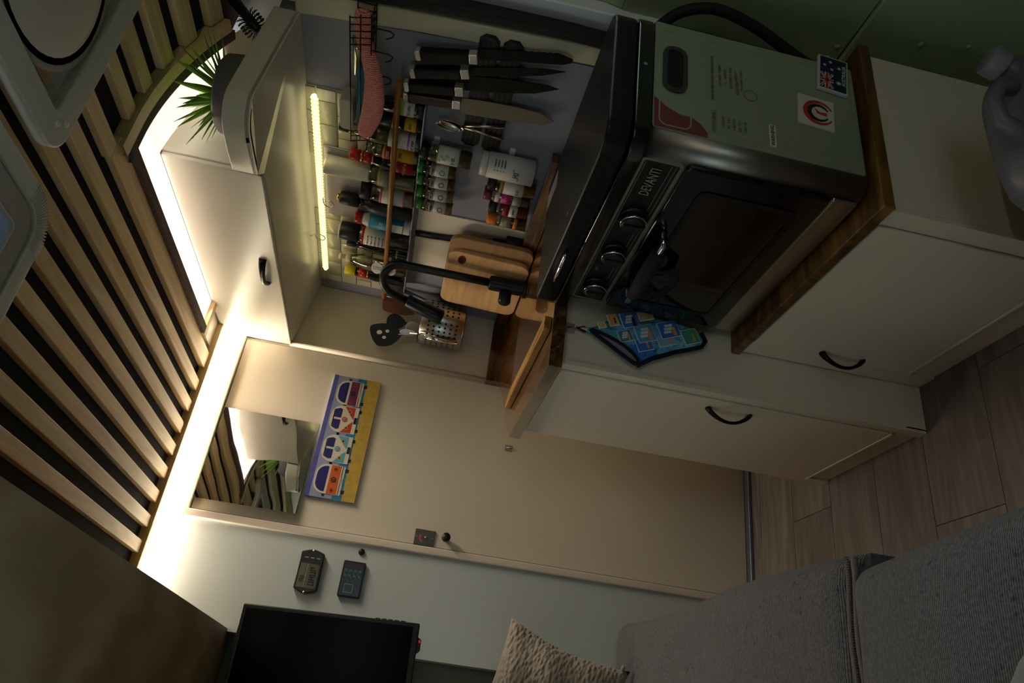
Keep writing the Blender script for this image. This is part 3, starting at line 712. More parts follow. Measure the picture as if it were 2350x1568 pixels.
def star(x, y, r, k=7):
    mb = MB(); mb.prism([(x + (r if i % 2 == 0 else r * 0.5) * math.sin(math.pi * i / k), y + (r if i % 2 == 0 else r * 0.5) * math.cos(math.pi * i / k)) for i in range(2 * k)], 'Z', 0, 0.0007)
    mb.xf(Mt).build('star', WPR, fj)
for x, y, r in ((-0.0205, -0.0105, 0.0055), (0.019, 0.017, 0.0038), (0.011, 0.003, 0.0038), (0.030, 0.006, 0.0038), (0.019, -0.011, 0.0042)): star(x, y, r)
text('AUSTRALIA', 0.0105, Mt @ Matrix.Translation((0.002, -0.0205, 0.0006)), WPR, fj, 'lettering')

t = thing('logo_magnet', 'white square magnet with red and black curved emblem on the oven', 'magnet', (0.245, 0.8325, 0.565))
Ml = frame((0.236, 0.8355, 0.5705), (math.cos(-0.06), 0, math.sin(-0.06)), (math.sin(0.06), 0, math.cos(0.06)))
MB().box(-0.036, 0.036, -0.034, 0.034, -0.0005, 0.0022).xf(Ml).build('card', mat('magnet_card', 'D5CDC8', rough=0.5), t)
def horseshoe(r0, r1, name, m, z, a0=-65, a1=245, sx=1.0, sy=1.25):
    mb = MB(); N = 24; k = 0
    for i in range(N + 1):
        a = math.radians(a0 + (a1 - a0) * i / N)
        w = 0.35 + 0.65 * math.sin(math.pi * i / N)
        ri = r1 - (r1 - r0) * w
        for r in (ri, r1):
            for zz in (0, z): mb.v.append((r * math.cos(a) * sx, -0.004 + r * math.sin(a) * sy * 0.8, 0.002 + zz))
    for i in range(N):
        b = i * 4
        for q in ((0, 2, 6, 4), (1, 5, 7, 3), (0, 4, 5, 1), (2, 3, 7, 6)):
            mb.f.append([b + x for x in q]); mb.sm.append(False); mb.mi.append(0)
    mb.xf(Ml).build(name, m, t)
horseshoe(0.021, 0.029, 'red_arch', mat('emblem_red', 'B8322A', rough=0.5), 0.0008)
horseshoe(0.013, 0.021, 'black_arch', mat('emblem_black', '17181C', rough=0.5), 0.0007)
MB().prism([(-0.004, -0.020), (0.004, -0.020), (0.002, -0.006), (0.010, 0.004), (-0.002, -0.002)], 'Z', 0.002, 0.0028).xf(Ml).build('red_arrow', mat('emblem_red', 'B8322A'), t)
# reflection of a red object, painted on the side panel
sw = MB(); sw.prism([(0.117, 0.865), (0.185, 0.866), (0.167, 0.845), (0.155, 0.820), (0.155, 0.80), (0.145, 0.785), (0.128, 0.772), (0.117, 0.772)], 'Y', 0.8361, 0.8366)
sw.build('red_reflection', mat('reflected_red', '7A3A40', rough=0.4), sp)

# gas hose behind the oven
hs = MB(); hs.tube(spline([(0.43, 0.93, 0.85), (0.46, 0.915, 0.838), (0.485, 0.885, 0.80), (0.49, 0.865, 0.74), (0.485, 0.875, 0.66), (0.47, 0.892, 0.59), (0.455, 0.905, 0.53), (0.45, 0.91, 0.479)]), 0.011, n=12)
tag(hs.build('gas_hose', RUBBER), 'thick black hose curving down behind the oven', 'hose')

# ================================================================== oven mitt on the cabinet end
t = thing('wall_hook', 'small clear stick-on hook holding the oven mitt', 'hook', (0.022, 1.372, 0.868))
CLEARP = mat('clear_plastic', 'C9C2B8', rough=0.2, trans=0.4)
MB().box(0.010, 0.034, 1.3695, 1.3725, 0.845, 0.866).build('pad', CLEARP, t, bevel=0.001)
MB().tube([(0.022, 1.3695, 0.862), (0.022, 1.366, 0.85), (0.022, 1.360, 0.843), (0.022, 1.357, 0.85)], 0.002, n=8).build('hook', STEEL, t)
t = thing('oven_mitt', 'blue quilted oven mitt printed with sailing ships hanging by the oven', 'oven mitt', (0.02, 1.355, 0.70))
# outline in the plane of the cabinet end (x, z)
C_ = [(0.022, 0.842), (0.024, 0.818), (0.036, 0.795), (0.062, 0.765), (0.084, 0.728), (0.090, 0.690), (0.088, 0.640), (0.084, 0.590), (0.070, 0.556), (0.048, 0.545), (0.030, 0.556), (0.018, 0.585), (0.004, 0.620), (-0.012, 0.650), (-0.020, 0.672), (-0.045, 0.700), (-0.040, 0.715), (-0.020, 0.752), (0.004, 0.792), (0.016, 0.820)]
def smooth_loop(pts, it=2):
    for _ in range(it):
        o = []
        for i in range(len(pts)):
            a, b = Vector(pts[i]), Vector(pts[(i + 1) % len(pts)]); o += [tuple(a * 0.75 + b * 0.25), tuple(a * 0.25 + b * 0.75)]
        pts = o
    return pts
MITT = bpy.data.materials.new('mitt_print'); MITT.use_nodes = True
nt = MITT.node_tree; b_ = nt.nodes['Principled BSDF']; b_.inputs['Roughness'].default_value = 0.9
tc = nt.nodes.new('ShaderNodeTexCoord'); mp = nt.nodes.new('ShaderNodeMapping'); mp.inputs['Rotation'].default_value = (0, math.radians(25), 0); mp.inputs['Scale'].default_value = (22, 22, 15)
vo = nt.nodes.new('ShaderNodeTexVoronoi'); vo.distance = 'CHEBYCHEV'; vo.inputs['Randomness'].default_value = 0.45; vo.inputs['Scale'].default_value = 1.0
nz = nt.nodes.new('ShaderNodeTexNoise'); nz.inputs['Scale'].default_value = 60; nz.inputs['Detail'].default_value = 3
rp = nt.nodes.new('ShaderNodeValToRGB'); cr = rp.color_ramp; cr.interpolation = 'CONSTANT'
cols = ['2E66BC', '5AA6CC', '4C9AA6', 'E0B468', '3272C4', '78BCD0', '4A927C', '4486CC']
cr.elements[0].color = lin(cols[0]); cr.elements[1].color = lin(cols[1]); cr.elements[1].position = 0.14
for i in range(2, 8): e = cr.elements.new(i / 8 + 0.02); e.color = lin(cols[i])
rp2 = nt.nodes.new('ShaderNodeValToRGB'); rp2.color_ramp.elements[0].color = (0.55, 0.5, 0.42, 1); rp2.color_ramp.elements[1].color = (1.15, 1.15, 1.15, 1); rp2.color_ramp.elements[0].position = 0.36; rp2.color_ramp.elements[1].position = 0.5
mx = nt.nodes.new('ShaderNodeMix'); mx.data_type = 'RGBA'; mx.blend_type = 'MULTIPLY'; mx.inputs[0].default_value = 1.0
L = nt.links
L.new(tc.outputs['Object'], mp.inputs[0]); L.new(mp.outputs[0], vo.inputs['Vector']); L.new(vo.outputs['Color'], rp.inputs[0])
L.new(tc.outputs['Object'], nz.inputs['Vector']); L.new(nz.outputs['Fac'], rp2.inputs[0])
L.new(rp.outputs[0], mx.inputs[6]); L.new(rp2.outputs[0], mx.inputs[7]); L.new(mx.outputs[2], b_.inputs['Base Color'])
loop = smooth_loop(C_, 2); cxm, czm = 0.035, 0.68
mt = MB(); rings = [1.0, 0.97, 0.85, 0.6, 0.3, 0.05]; N = len(loop)
for side_, y0 in ((-1, 1.3605), (1, 1.3605)):
    k = len(mt.v)
    for r in rings:
        hgt = 0.0105 * math.sqrt(max(0, 1 - r ** 3))
        for (x, z) in loop: mt.v.append((cxm + (x - cxm) * r, y0 + side_ * (hgt + 0.0005), czm + (z - czm) * r))
    for i in range(len(rings) - 1):
        for j in range(N):
            mt.f.append([k + i * N + j, k + i * N + (j + 1) % N, k + (i + 1) * N + (j + 1) % N, k + (i + 1) * N + j]); mt.sm.append(True); mt.mi.append(0)
    mt.f.append([k + (len(rings) - 1) * N + j for j in range(N)]); mt.sm.append(True); mt.mi.append(0)
mt.build('mitt_body', MITT, t)
NAVY = mat('navy_binding', '10142A', rough=0.9, bump=0.3, bscale=300)
MB().tube([(0.022, 1.362, 0.845), (0.016, 1.362, 0.825), (0.022, 1.362, 0.808), (0.026, 1.362, 0.828)], 0.003, n=8, closed=True).build('hanging_loop', NAVY, t)
lower = [(x, 1.358, z) for x, z in ((-0.045, 0.702), (-0.020, 0.668), (-0.010, 0.648), (0.006, 0.617), (0.020, 0.583), (0.034, 0.553), (0.050, 0.544), (0.070, 0.554))]
MB().tube(lower, 0.0055, n=8).build('binding', NAVY, t)
op = [(0.020, 0.822), (0.004, 0.795), (-0.022, 0.752), (-0.043, 0.716), (-0.047, 0.702), (-0.030, 0.705), (-0.008, 0.733), (0.010, 0.775)]
lo = smooth_loop(op, 2)
MB().tube([(x, 1.3515, z) for x, z in lo], 0.0045, n=8, closed=True).build('cuff_binding', NAVY, t)
MB().prism(lo, 'Y', 1.3505, 1.3555).build('lining', mat('grey_lining', '8C8890', rough=0.95), t)
SHIP = mat('ship_print_orange', 'E0A24E', rough=0.9); SAIL = mat('ship_print_white', 'E4E6E8', rough=0.9); PBL = mat('ship_print_blue', '3A76CC', rough=0.9); PDK = mat('ship_print_dark', '1A1E2C', rough=0.9)
def patch(x, z, w, h_, m, rot=0.4, y=1.3495):
    MB().box(-w / 2, w / 2, -0.0006, 0.0012, -h_ / 2, h_ / 2).xf(Matrix.Translation((x, y, z)) @ Matrix.Rotation(-rot, 4, 'Y')).build('print_patch', m, t)
for (x, z, w, h_, bg, hull) in ((0.060, 0.728, 0.034, 0.036, PBL, PDK), (0.034, 0.690, 0.040, 0.042, mat('ship_print_teal', '5CA6C6', rough=0.9), SHIP), (0.056, 0.635, 0.038, 0.046, PBL, SHIP), (0.018, 0.735, 0.026, 0.030, mat('ship_print_sea', '4488A2', rough=0.9), SHIP)):
    patch(x, z, w + 0.003, h_ + 0.003, SAIL); patch(x, z, w, h_, bg, y=1.3488)
    patch(x - 0.002, z - h_ * 0.28, w * 0.6, h_ * 0.16, hull, y=1.3480)
    for q in (-0.2, 0.02, 0.24): patch(x + q * w, z + 0.05 * h_, w * 0.16, h_ * 0.42, SAIL, y=1.3480)

for (x, z, w, h_, m) in ((0.052, 0.765, 0.026, 0.020, SHIP), (0.080, 0.690, 0.020, 0.034, mat('ship_print_sand', 'D8C48A', rough=0.9)), (0.050, 0.583, 0.034, 0.036, mat('ship_print_green', '4FA088', rough=0.9)), (0.028, 0.640, 0.026, 0.040, mat('ship_print_sky', '86BCD8', rough=0.9)), (0.006, 0.690, 0.028, 0.036, mat('ship_print_blue', '3A76CC')), (0.034, 0.790, 0.014, 0.016, mat('ship_print_sand', 'D8C48A'))):
    t = bpy.data.objects['oven_mitt']
    patch(x, z, w + 0.003, h_ + 0.003, SAIL, y=1.3502); patch(x, z, w, h_, m, y=1.3496)
    patch(x - 0.001, z - h_ * 0.2, w * 0.55, h_ * 0.14, PDK if m is SHIP else SHIP, y=1.3490)

# ================================================================== splashback: tiles, shelf, light coil
TILE = mat('cream_tile', 'B9B49A', rough=0.18, var=0.06, vscale=6)
GROUT = mat('pale_grout', 'D2CCB8', rough=0.8)
tb_ = MB().box(XW - 0.004, XW, 1.31, 2.17, 1.285, 1.556).build('tile_bed', GROUT, wall_right)
TW, TH = 0.0755, 0.046
tile_mesh = None
for r in range(6):
    z0 = 1.286 + r * (TH + 0.0032)
    off = 0.0 if r % 2 else -(TW + 0.003) / 2
    y = 1.312 + off
    while y < 2.168:
        a, b = max(y, 1.311), min(y + TW, 2.169)
        z1 = min(z0 + TH, 1.555)
        foil = a > 1.47 and b < 1.81 and z0 > 1.38
        if b - a > 0.008 and not foil:
            full = abs((b - a) - TW) < 1e-6 and abs(z1 - z0 - TH) < 1e-6
            if full and tile_mesh is not None:
                o = bpy.data.objects.new('tile', tile_mesh); COL.objects.link(o); o.parent = tb_; TM[o.name] = Matrix.Identity(4); o.location = (0, a, z0)
                md = o.modifiers.new('bevel', 'BEVEL'); md.width = 0.0012; md.segments = 1
            elif full:
                o = MB().box(XW - 0.0085, XW - 0.004, 0, TW, 0, TH).build('tile', TILE, tb_, bevel=0.0012, seg=1); tile_mesh = o.data; o.location = (0, a, z0)
            else:
                MB().box(XW - 0.0085, XW - 0.004, a, b, z0, z1).build('tile', TILE, tb_, bevel=0.0012, seg=1)
        y += TW + 0.003
# small covered window among the tiles
w1 = struct(MB().box(XW - 0.014, XW - 0.0045, 1.50, 1.79, 1.395, 1.52).build('window_1', mat('foil_cover', '9C979A', rough=0.3, metal=0.5, bump=0.5, bscale=40), bevel=0.004))
cpn = MB(); cpn.box(XW - 0.005, XW, 1.690, 1.985, 0.945, 1.256); cpn.build('cream_panel', CREAM, wall_right, bevel=0.001)

t = thing('coil_light', 'yellow coiled light tube glowing under the overhead cupboard', 'light', (0.46, 1.65, 1.53))
hx = MB(); N = 420
hx.tube([(0.468 + 0.008 * math.cos(i * 0.9), 1.315 + 0.75 * i / N, 1.527 + 0.008 * math.sin(i * 0.9)) for i in range(N + 1)], 0.0022, n=6)
hx.build('coil', emission('led_yellow_coil', 'FFF0A0', 0.5), t)
MB().tube([(0.468, 1.312, 1.527), (0.468, 2.068, 1.527)], 0.0062, n=8).build('core', emission('led_yellow_core', 'FFFBE0', 1.0), t)
area('coil_lamp', (0.452, 1.69, 1.520), (0, math.radians(35), 0), 0.012, 0.74, LED_SHELF_W, (1.0, 0.86, 0.38), t)
for (y, z) in ((1.70, 1.515), (1.874, 1.545)):
    hk = MB(); hk.tube([(0.485 if y < 1.8 else 0.44, y - 0.02, z + 0.012), (0.46, y - 0.005, z + 0.004)] + [(0.455, y + 0.014 * math.sin(a), z - 0.012 + 0.014 * math.cos(a)) for a in [math.radians(q) for q in range(0, 300, 30)]], 0.0014, n=6)
    tag(hk.build('cup_hook', STEEL), 'small wire cup hook in front of the foil-covered window' if y < 1.8 else 'small wire cup hook beside the far end of the coil light', 'hook')

t = thing('bottle_shelf', 'narrow grey wall shelf with round wooden rail holding the bottles', 'shelf', (0.45, 1.6, 1.26))
MB().box(0.452, XW - 0.001, 1.263, 2.105, 1.2660, 1.2690).build('board', mat('shelf_grey', 'A5A5AE', rough=0.5), t, bevel=0.001)
MB().tube([(0.4285, 1.166, 1.3275), (0.4285, 2.105, 1.3290)], 0.0072, n=14).build('rail', wood('rail_wood', '7A4A1C', 'B8792F', '98602A', axis='Y', scale=4, stretch=10, rough=0.35), t)
for y in (1.207, 2.06):
    MB().box(0.430, XW - 0.001, y - 0.004 + 0.04, y + 0.004 + 0.04, 1.2695, 1.335).build('rail_bracket', mat('shelf_grey', '84838A'), t) if y > 2 else None

# ---- bottles standing on the shelf (near end first)
GLASS = clear('clear_glass', 'E3E6DC'); GREENGLASS = clear('olive_glass', '8C8230', gloss=0.2); DARKGLASS = mat('dark_glass', '14100C', rough=0.08, spec=0.7)
ZS = 1.2694
def bottle(label, y, segs, x=0.468, name='bottle', cat='bottle', tilt=0.0, n=22, z=ZS, group='bottles and jars on the wall shelf'):
    y *= 1.0146
    M = Matrix.Translation((x, y, z + 0.03 * abs(tilt))) @ Matrix.Rotation(tilt, 4, 'X')
    t = thing(name, label, cat, M=M, group=group)
    for nm, m, prof in segs:
        MB().lathe(prof, n=n).build(nm, m, t, local=True)
    return t
def cyl(r, z0, z1, b=0.002): return [(max(r - b, 0.0005), z0), (r, z0 + b), (r, z1 - b), (max(r - b, 0.0005), z1)]
def lab(t, r, z0, z1, m, name='label'):
    MB().lathe([(r, z0), (r, z1)], n=24).build(name, m, t, local=True)
def ltext(t, body, r, z, size, m, ang=math.radians(205), sx=1.0, rot=0):
    """Lettering set on the front of a bottle (towards the room)."""
    d = Vector((math.cos(ang), math.sin(ang), 0)); ux = Vector((-d.y, d.x, 0))
    up = Vector((0, 0, 1))
    if rot: ux, up = up, -ux
    M = TM[t.name] @ frame(tuple(d * (r + 0.0004) + Vector((0, 0, z))), ux, up)
    if body in ('*', 'o'): text(body, size, M, m, t, 'printed_motif', depth=0.0002, sx=sx)
    else: print_marks(len(body), size, M, m, t, sx=sx)
P_ = lambda n, c, r=0.5: mat(n, c, rough=r)
WL = P_('label_white', 'D6D2C8'); YL = P_('label_yellow', 'D8A51E'); RL = P_('label_red', '9C1C1C'); PK = P_('label_pink', 'D2668C'); TEAL = P_('label_teal', '1C8AA8'); GRN = P_('label_green', '8CB82C'); PUR = P_('label_purple', '9C5CC0'); INKB = P_('print_black', '2A2624'); GOLD = mat('gold_foil', 'C9A24A', rough=0.25, metal=0.9); ORG = P_('orange_plastic', 'E07A1E'); REDP = P_('red_plastic', 'B41E1E', 0.3); CREAMP = P_('cream_plastic', 'CFC6AC')

t = bottle('squat olive oil jar with white label striped in green, nearest the knives', 1.265, [('body', GREENGLASS, [(0.0178, 0), (0.0192, 0.003), (0.0192, 0.088), (0.016, 0.098), (0.0135, 0.108), (0.0, 0.110)]), ('oil', mat('olive_oil', '6E6410', rough=0.2), cyl(0.0175, 0.003, 0.085)), ('base_cap', BLACK, cyl(0.0195, 0.0, 0.018))], name='oil_jar', cat='jar')
lab(t, 0.0196, 0.022, 0.058, WL); lab(t, 0.0198, 0.046, 0.054, GRN, 'label_stripe'); ltext(t, 'ROSEMARY', 0.0197, 0.034, 0.009, INKB, sx=0.7)
t = bottle('small dark jar with black faceted lid and orange rim', 1.314, [('body', DARKGLASS, cyl(0.0175, 0, 0.066)), ('rim', ORG, cyl(0.0192, 0.066, 0.072, 0.001))], name='spread_jar', cat='jar')
MB().lathe([(0.0185, 0.072), (0.0188, 0.074), (0.0188, 0.100), (0.013, 0.105), (0, 0.105)], n=8).build('lid', BLACK, t, local=True)
lab(t, 0.0179, 0.014, 0.042, YL); ltext(t, 'HOT', 0.0179, 0.028, 0.010, INKB)
t = bottle('tall clear bottle with black screw cap and purple-edged white label', 1.372, [('body', GLASS, [(0.021, 0), (0.0228, 0.004), (0.0228, 0.095), (0.0215, 0.125), (0.0135, 0.160), (0.0115, 0.182), (0.0, 0.183)]), ('vinegar', clear('pale_vinegar', 'D8D4BE'), cyl(0.0212, 0.003, 0.118)), ('cap', BLACK, cyl(0.0128, 0.176, 0.201))], name='vinegar_bottle')
lab(t, 0.0232, 0.012, 0.078, WL); lab(t, 0.0234, 0.026, 0.031, PUR, 'label_stripe'); ltext(t, 'VINEGAR', 0.0233, 0.060, 0.010, PUR, sx=0.75); ltext(t, '25 26', 0.0233, 0.018, 0.009, INKB)
t = bottle('clear jar with broad yellow label and red band beside the purple-labelled bottle', 1.4255, [('body', GLASS, [(0.0175, 0), (0.0192, 0.003), (0.0192, 0.105), (0.015, 0.118), (0.0, 0.119)]), ('mustard', P_('mustard', 'B89018'), cyl(0.0178, 0.003, 0.095)), ('cap', GLASS, cyl(0.0150, 0.118, 0.135))], name='mustard_jar', cat='jar')
lab(t, 0.0195, 0.012, 0.090, YL); lab(t, 0.0197, 0.070, 0.086, RL, 'label_stripe'); ltext(t, 'MUSTARD', 0.0197, 0.046, 0.011, INKB, sx=0.6); ltext(t, 'DIJON', 0.0199, 0.078, 0.010, WL, sx=0.7)
t = bottle('black and red sauce bottle with red cap banded in gold, leaning slightly', 1.469, [('body', BLACKGLOSS, [(0.018, 0), (0.0195, 0.003), (0.0195, 0.085), (0.0185, 0.100), (0.0150, 0.112), (0.0145, 0.118), (0.0, 0.118)]), ('gold_ring', GOLD, cyl(0.0155, 0.112, 0.117, 0.0008)), ('neck', REDP, cyl(0.0150, 0.117, 0.140)), ('gold_ring', GOLD, cyl(0.0152, 0.140, 0.146, 0.0008)), ('cap', REDP, cyl(0.0148, 0.146, 0.174))], tilt=math.radians(2), name='soy_sauce_bottle')
lab(t, 0.0198, 0.010, 0.064, RL); lab(t, 0.0200, 0.052, 0.056, GOLD, 'label_stripe'); ltext(t, 'SOY SAUCE', 0.0200, 0.032, 0.009, GOLD, sx=0.7)
t = bottle('oil dispenser with big white cone cap standing tallest on the shelf', 1.524, [('body', GLASS, [(0.025, 0), (0.0272, 0.003), (0.0272, 0.105), (0.022, 0.130), (0.0, 0.132)]), ('oil', mat('golden_oil', '8A7A12', rough=0.15), cyl(0.0255, 0.003, 0.062)), ('cone_cap', P_('white_cone', 'D8D4C8', 0.35), [(0.0, 0.122), (0.0235, 0.122), (0.0240, 0.126), (0.0275, 0.235), (0.0272, 0.240), (0.0255, 0.2385), (0.0, 0.236)])], name='oil_dispenser')
lab(t, 0.0275, 0.068, 0.100, P_('label_grey', '8E8C84')); lab(t, 0.0277, 0.092, 0.096, YL, 'label_stripe')
t = bottle('clear jar of pink salt with black lid and pink-edged white label', 1.594, [('body', GLASS, [(0.0245, 0), (0.0268, 0.003), (0.0268, 0.105), (0.0245, 0.118), (0.0, 0.119)]), ('salt', mat('pink_salt', 'C49A86', rough=0.9, bump=0.6, bscale=500, var=0.2, vscale=300), cyl(0.0252, 0.003, 0.075)), ('lid', BLACK, cyl(0.0262, 0.118, 0.146))], name='salt_jar', cat='jar')
lab(t, 0.0271, 0.026, 0.092, WL); lab(t, 0.0273, 0.026, 0.030, PK, 'label_stripe'); lab(t, 0.0273, 0.086, 0.092, PK, 'label_stripe'); ltext(t, 'PINK SALT', 0.0273, 0.060, 0.011, PK, sx=0.7)
t = bottle('matt black pepper grinder bottle with gold tip, darkest in the row', 1.656, [('body', mat('matt_black_bottle', '16161A', rough=0.45), [(0.023, 0), (0.0258, 0.004), (0.0258, 0.100), (0.0235, 0.118), (0.012, 0.130), (0.012, 0.136), (0.0, 0.137)]), ('ball', BLACKGLOSS, [(0.0, 0.132), (0.010, 0.134), (0.013, 0.143), (0.010, 0.152), (0.0, 0.154)]), ('grinder_top', mat('matt_black_bottle', '16161A'), cyl(0.0185, 0.150, 0.203)), ('gold_tip', GOLD, cyl(0.010, 0.203, 0.211))], tilt=math.radians(1.5), name='pepper_grinder', cat='grinder')
t = bottle('white squeeze bottle with teal label and red cap', 1.726, [('body', P_('white_bottle', 'D8D8D2', 0.35), [(0.020, 0), (0.0222, 0.004), (0.0222, 0.118), (0.018, 0.132), (0.015, 0.140), (0.0, 0.141)]), ('cap', REDP, cyl(0.0175, 0.140, 0.162))], name='squeeze_bottle')
lab(t, 0.0225, 0.020, 0.120, TEAL); MB().box(-0.0228, -0.0200, -0.012, 0.012, 0.022, 0.052).xf(TM[t.name] @ Matrix.Rotation(math.radians(25), 4, 'Z')).build('barcode_patch', WL, t); ltext(t, 'SEA', 0.0227, 0.085, 0.014, WL)
t = bottle('coffee jar with wide black lid and red-edged white label', 1.805, [('body', GLASS, [(0.0255, 0), (0.028, 0.003), (0.028, 0.135), (0.0255, 0.150), (0.0, 0.151)]), ('coffee', mat('coffee_granules', '4A2C18', rough=0.9, bump=0.8, bscale=400, var=0.4, vscale=250), cyl(0.0262, 0.003, 0.110)), ('lid', BLACK, cyl(0.0272, 0.150, 0.205)), ('lid_rim', WL, cyl(0.0276, 0.203, 0.208, 0.001))], name='coffee_jar', cat='jar')
lab(t, 0.0283, 0.060, 0.140, WL); lab(t, 0.0285, 0.060, 0.066, REDP, 'label_stripe'); lab(t, 0.0285, 0.133, 0.140, REDP, 'label_stripe')
for i in range(5): ltext(t, 'STORE IN A COOL DRY PLACE', 0.0285, 0.076 + i * 0.011, 0.005, INKB, sx=0.5)
t = bottle('slim dark green bottle squeezed behind the coffee jar', 1.868, [('body', mat('dark_green_glass', '141A0C', rough=0.08, spec=0.7), [(0.019, 0), (0.0212, 0.004), (0.0212, 0.105), (0.0125, 0.140), (0.0112, 0.165), (0.0, 0.166)]), ('cap', BLACK, cyl(0.0128, 0.160, 0.188))], x=0.474, name='wine_bottle')
lab(t, 0.0215, 0.030, 0.036, P_('label_lime', '9CA84E'), 'label_stripe')
t = bottle('clear pump bottle of yellow washing-up liquid behind the tap', 1.945, [('body', clear('soap_plastic', 'DCDAC0', gloss=0.25), [(0.026, 0), (0.0295, 0.004), (0.0295, 0.095), (0.027, 0.130), (0.014, 0.165), (0.0115, 0.176), (0.0, 0.177)]), ('liquid', mat('yellow_soap', 'A8A010', rough=0.2), [(0.0, 0.002), (0.0278, 0.004), (0.028, 0.050), (0.0, 0.051)]), ('collar', CREAMP, cyl(0.0135, 0.174, 0.190)), ('nozzle', CREAMP, [(0.008, 0.190), (0.0065, 0.200), (0.0105, 0.204), (0.009, 0.212), (0.0, 0.214)])], name='soap_bottle')
for zz, rr in ((0.088, 0.020), (0.045, 0.017)):
    n = 18
    MB().prism([(rr * math.cos(2 * math.pi * i / n), zz + rr * 0.9 * math.sin(2 * math.pi * i / n)) for i in range(n)], 'X', -0.0305, -0.0285).xf(TM[t.name] @ Matrix.Rotation(math.radians(28), 4, 'Z')).build('label', WL, t)
    for i in range(4): ltext(t, 'WASH', 0.0308, zz + 0.010 - 0.007 * i, 0.006, P_('print_green', '3A6A4A'), ang=math.radians(208))
t = bottle('small hot sauce bottle with yellow cap and red label', 2.016, [('body', DARKGLASS, [(0.018, 0), (0.0202, 0.003), (0.0202, 0.095), (0.0155, 0.118), (0.0145, 0.160), (0.0, 0.161)]), ('cap', P_('yellow_plastic', 'D8C21E', 0.35), cyl(0.0158, 0.160, 0.194))], name='hot_sauce_bottle')
lab(t, 0.0166, 0.118, 0.150, REDP); lab(t, 0.0168, 0.118, 0.122, GOLD, 'label_stripe'); ltext(t, 'CHILLI', 0.0168, 0.135, 0.008, GOLD)

# ---- spice jars clipped to the splashback
def clip(y, z, t, s=1.0):
    MB().box(XW - 0.014, XW - 0.001, y - 0.003, y + 0.010, z - 0.012, z + 0.012).build('clip', P_('white_clip', 'DEDCD6', 0.4), t, bevel=0.001)
SPG = 'spice jars clipped to the splashback'
def spice(label, y, z, r, h, lidm, fill, bands, words=None, x=0.466, lid_h=0.020, glass=GLASS):
    M = Matrix.Translation((x, y, z))
    t = thing('spice_jar', label, 'jar', M=M, group=SPG)
    MB().lathe([(r - 0.002, 0), (r, 0.002), (r, h - lid_h - 0.008), (r * 0.85, h - lid_h), (0, h - lid_h)], n=20).build('body', glass, t, local=True)
    MB().lathe(cyl(r * 0.93, 0.002, h - lid_h - 0.012), n=20).build('filling', fill, t, local=True)
    MB().lathe(cyl(r * 0.96, h - lid_h - 0.001, h), n=20).build('lid', lidm, t, local=True)
    for z0, z1, m in bands: lab(t, r + 0.0003 + 0.0001 * (z1 - z0 < 0.01), z0, z1, m)
    if words: ltext(t, words[0], r + 0.0004, words[1], words[2], words[3], sx=0.7, rot=words[4] if len(words) > 4 else 0)
    MB().box(XW - 0.0345 + 0.0135, XW - 0.0005, y - 0.004, y + 0.004, z + h - lid_h - 0.022, z + h - lid_h - 0.006).build('clip', P_('white_clip', 'DEDCD6', 0.4), t)
    return t
GL = P_('green_lid', '2E8A34', 0.4)
grain = lambda n, c: mat(n, c, rough=0.9, bump=0.8, bscale=450, var=0.35, vscale=260)
PGN = P_('print_leaf', '4A9A3A'); PBR = P_('print_brown', '8A5A2A')
t = spice('tallest spice jar with black lid, green-leaf label and dried herbs', 1.412, 1.139, 0.0225, 0.131, BLACK, grain('dried_herbs', '6E6238'), ((0.030, 0.086, WL), (0.0295, 0.032, PGN), (0.084, 0.0865, PGN)), ('THYME', 0.045, 0.012, INKB))
for a, zz in ((200, 0.062), (215, 0.070), (190, 0.074), (222, 0.055)): ltext(t, '*', 0.0232, zz, 0.026, PGN, ang=math.radians(a))
names = (('green-lidded spice jar with leaf label, next to the tall black-lidded jar', 1.4695, 'grain_olive', '7A6E3C', 'BASIL', PGN), ('green-lidded spice jar of orange powder, second in the row', 1.5175, 'paprika_orange', '9C4A16', 'CUMIN', PBR), ('green-lidded spice jar of pale flakes, third in the row', 1.568, 'pale_flakes', 'B89A66', 'GINGER', PBR), ('green-lidded spice jar at the far end above the cream panel', 1.621, 'pale_powder', 'C8AC74', 'ONION', PBR))
for i, (lb, y, gn, gc, wd, pc) in enumerate(names):
    t = spice(lb, y, 1.172 - 0.003 * i, 0.0188, 0.098, GL, grain(gn, gc), ((0.018, 0.064, WL), (0.052, 0.064, P_('label_pale_grey', 'B4B2B4'))), (wd, 0.058, 0.0095, INKB), lid_h=0.014)
    n = 16
    ltext(t, 'o', 0.0194, 0.036, 0.034, pc)
MB().box(XW - 0.004, XW - 0.0005, 1.385, 1.645, 1.226, 1.240).build('clip_strip', P_('white_clip', 'DEDCD6', 0.4), wall_right)
t = spice('large white plastic salt tub, biggest of the lower clipped jars', 1.408, 0.979, 0.0325, 0.136, P_('tub_white', 'CFCBC6', 0.5), P_('tub_white', 'CFCBC6'), ((0.0, 0.118, P_('tub_white', 'CFCBC6')),), ('SALT', 0.045, 0.020, INKB, 0), lid_h=0.016, glass=P_('tub_white', 'CFCBC6'))
for i in range(4): ltext(t, 'TABLE SALT', 0.0330, 0.100 - i * 0.008, 0.006, INKB, ang=math.radians(230))
lab(t, 0.0329, 0.108, 0.114, P_('tub_red', 'B03030'), 'label_stripe') if False else None
spice('gold seed spice jar with black lid beside the white salt tub', 1.475, 0.962, 0.0212, 0.124, BLACK, grain('golden_seeds', 'A8823C'), ((0.030, 0.082, WL), (0.082, 0.092, P_('label_gold', 'A88438'))), ('MIXED', 0.045, 0.011, INKB))
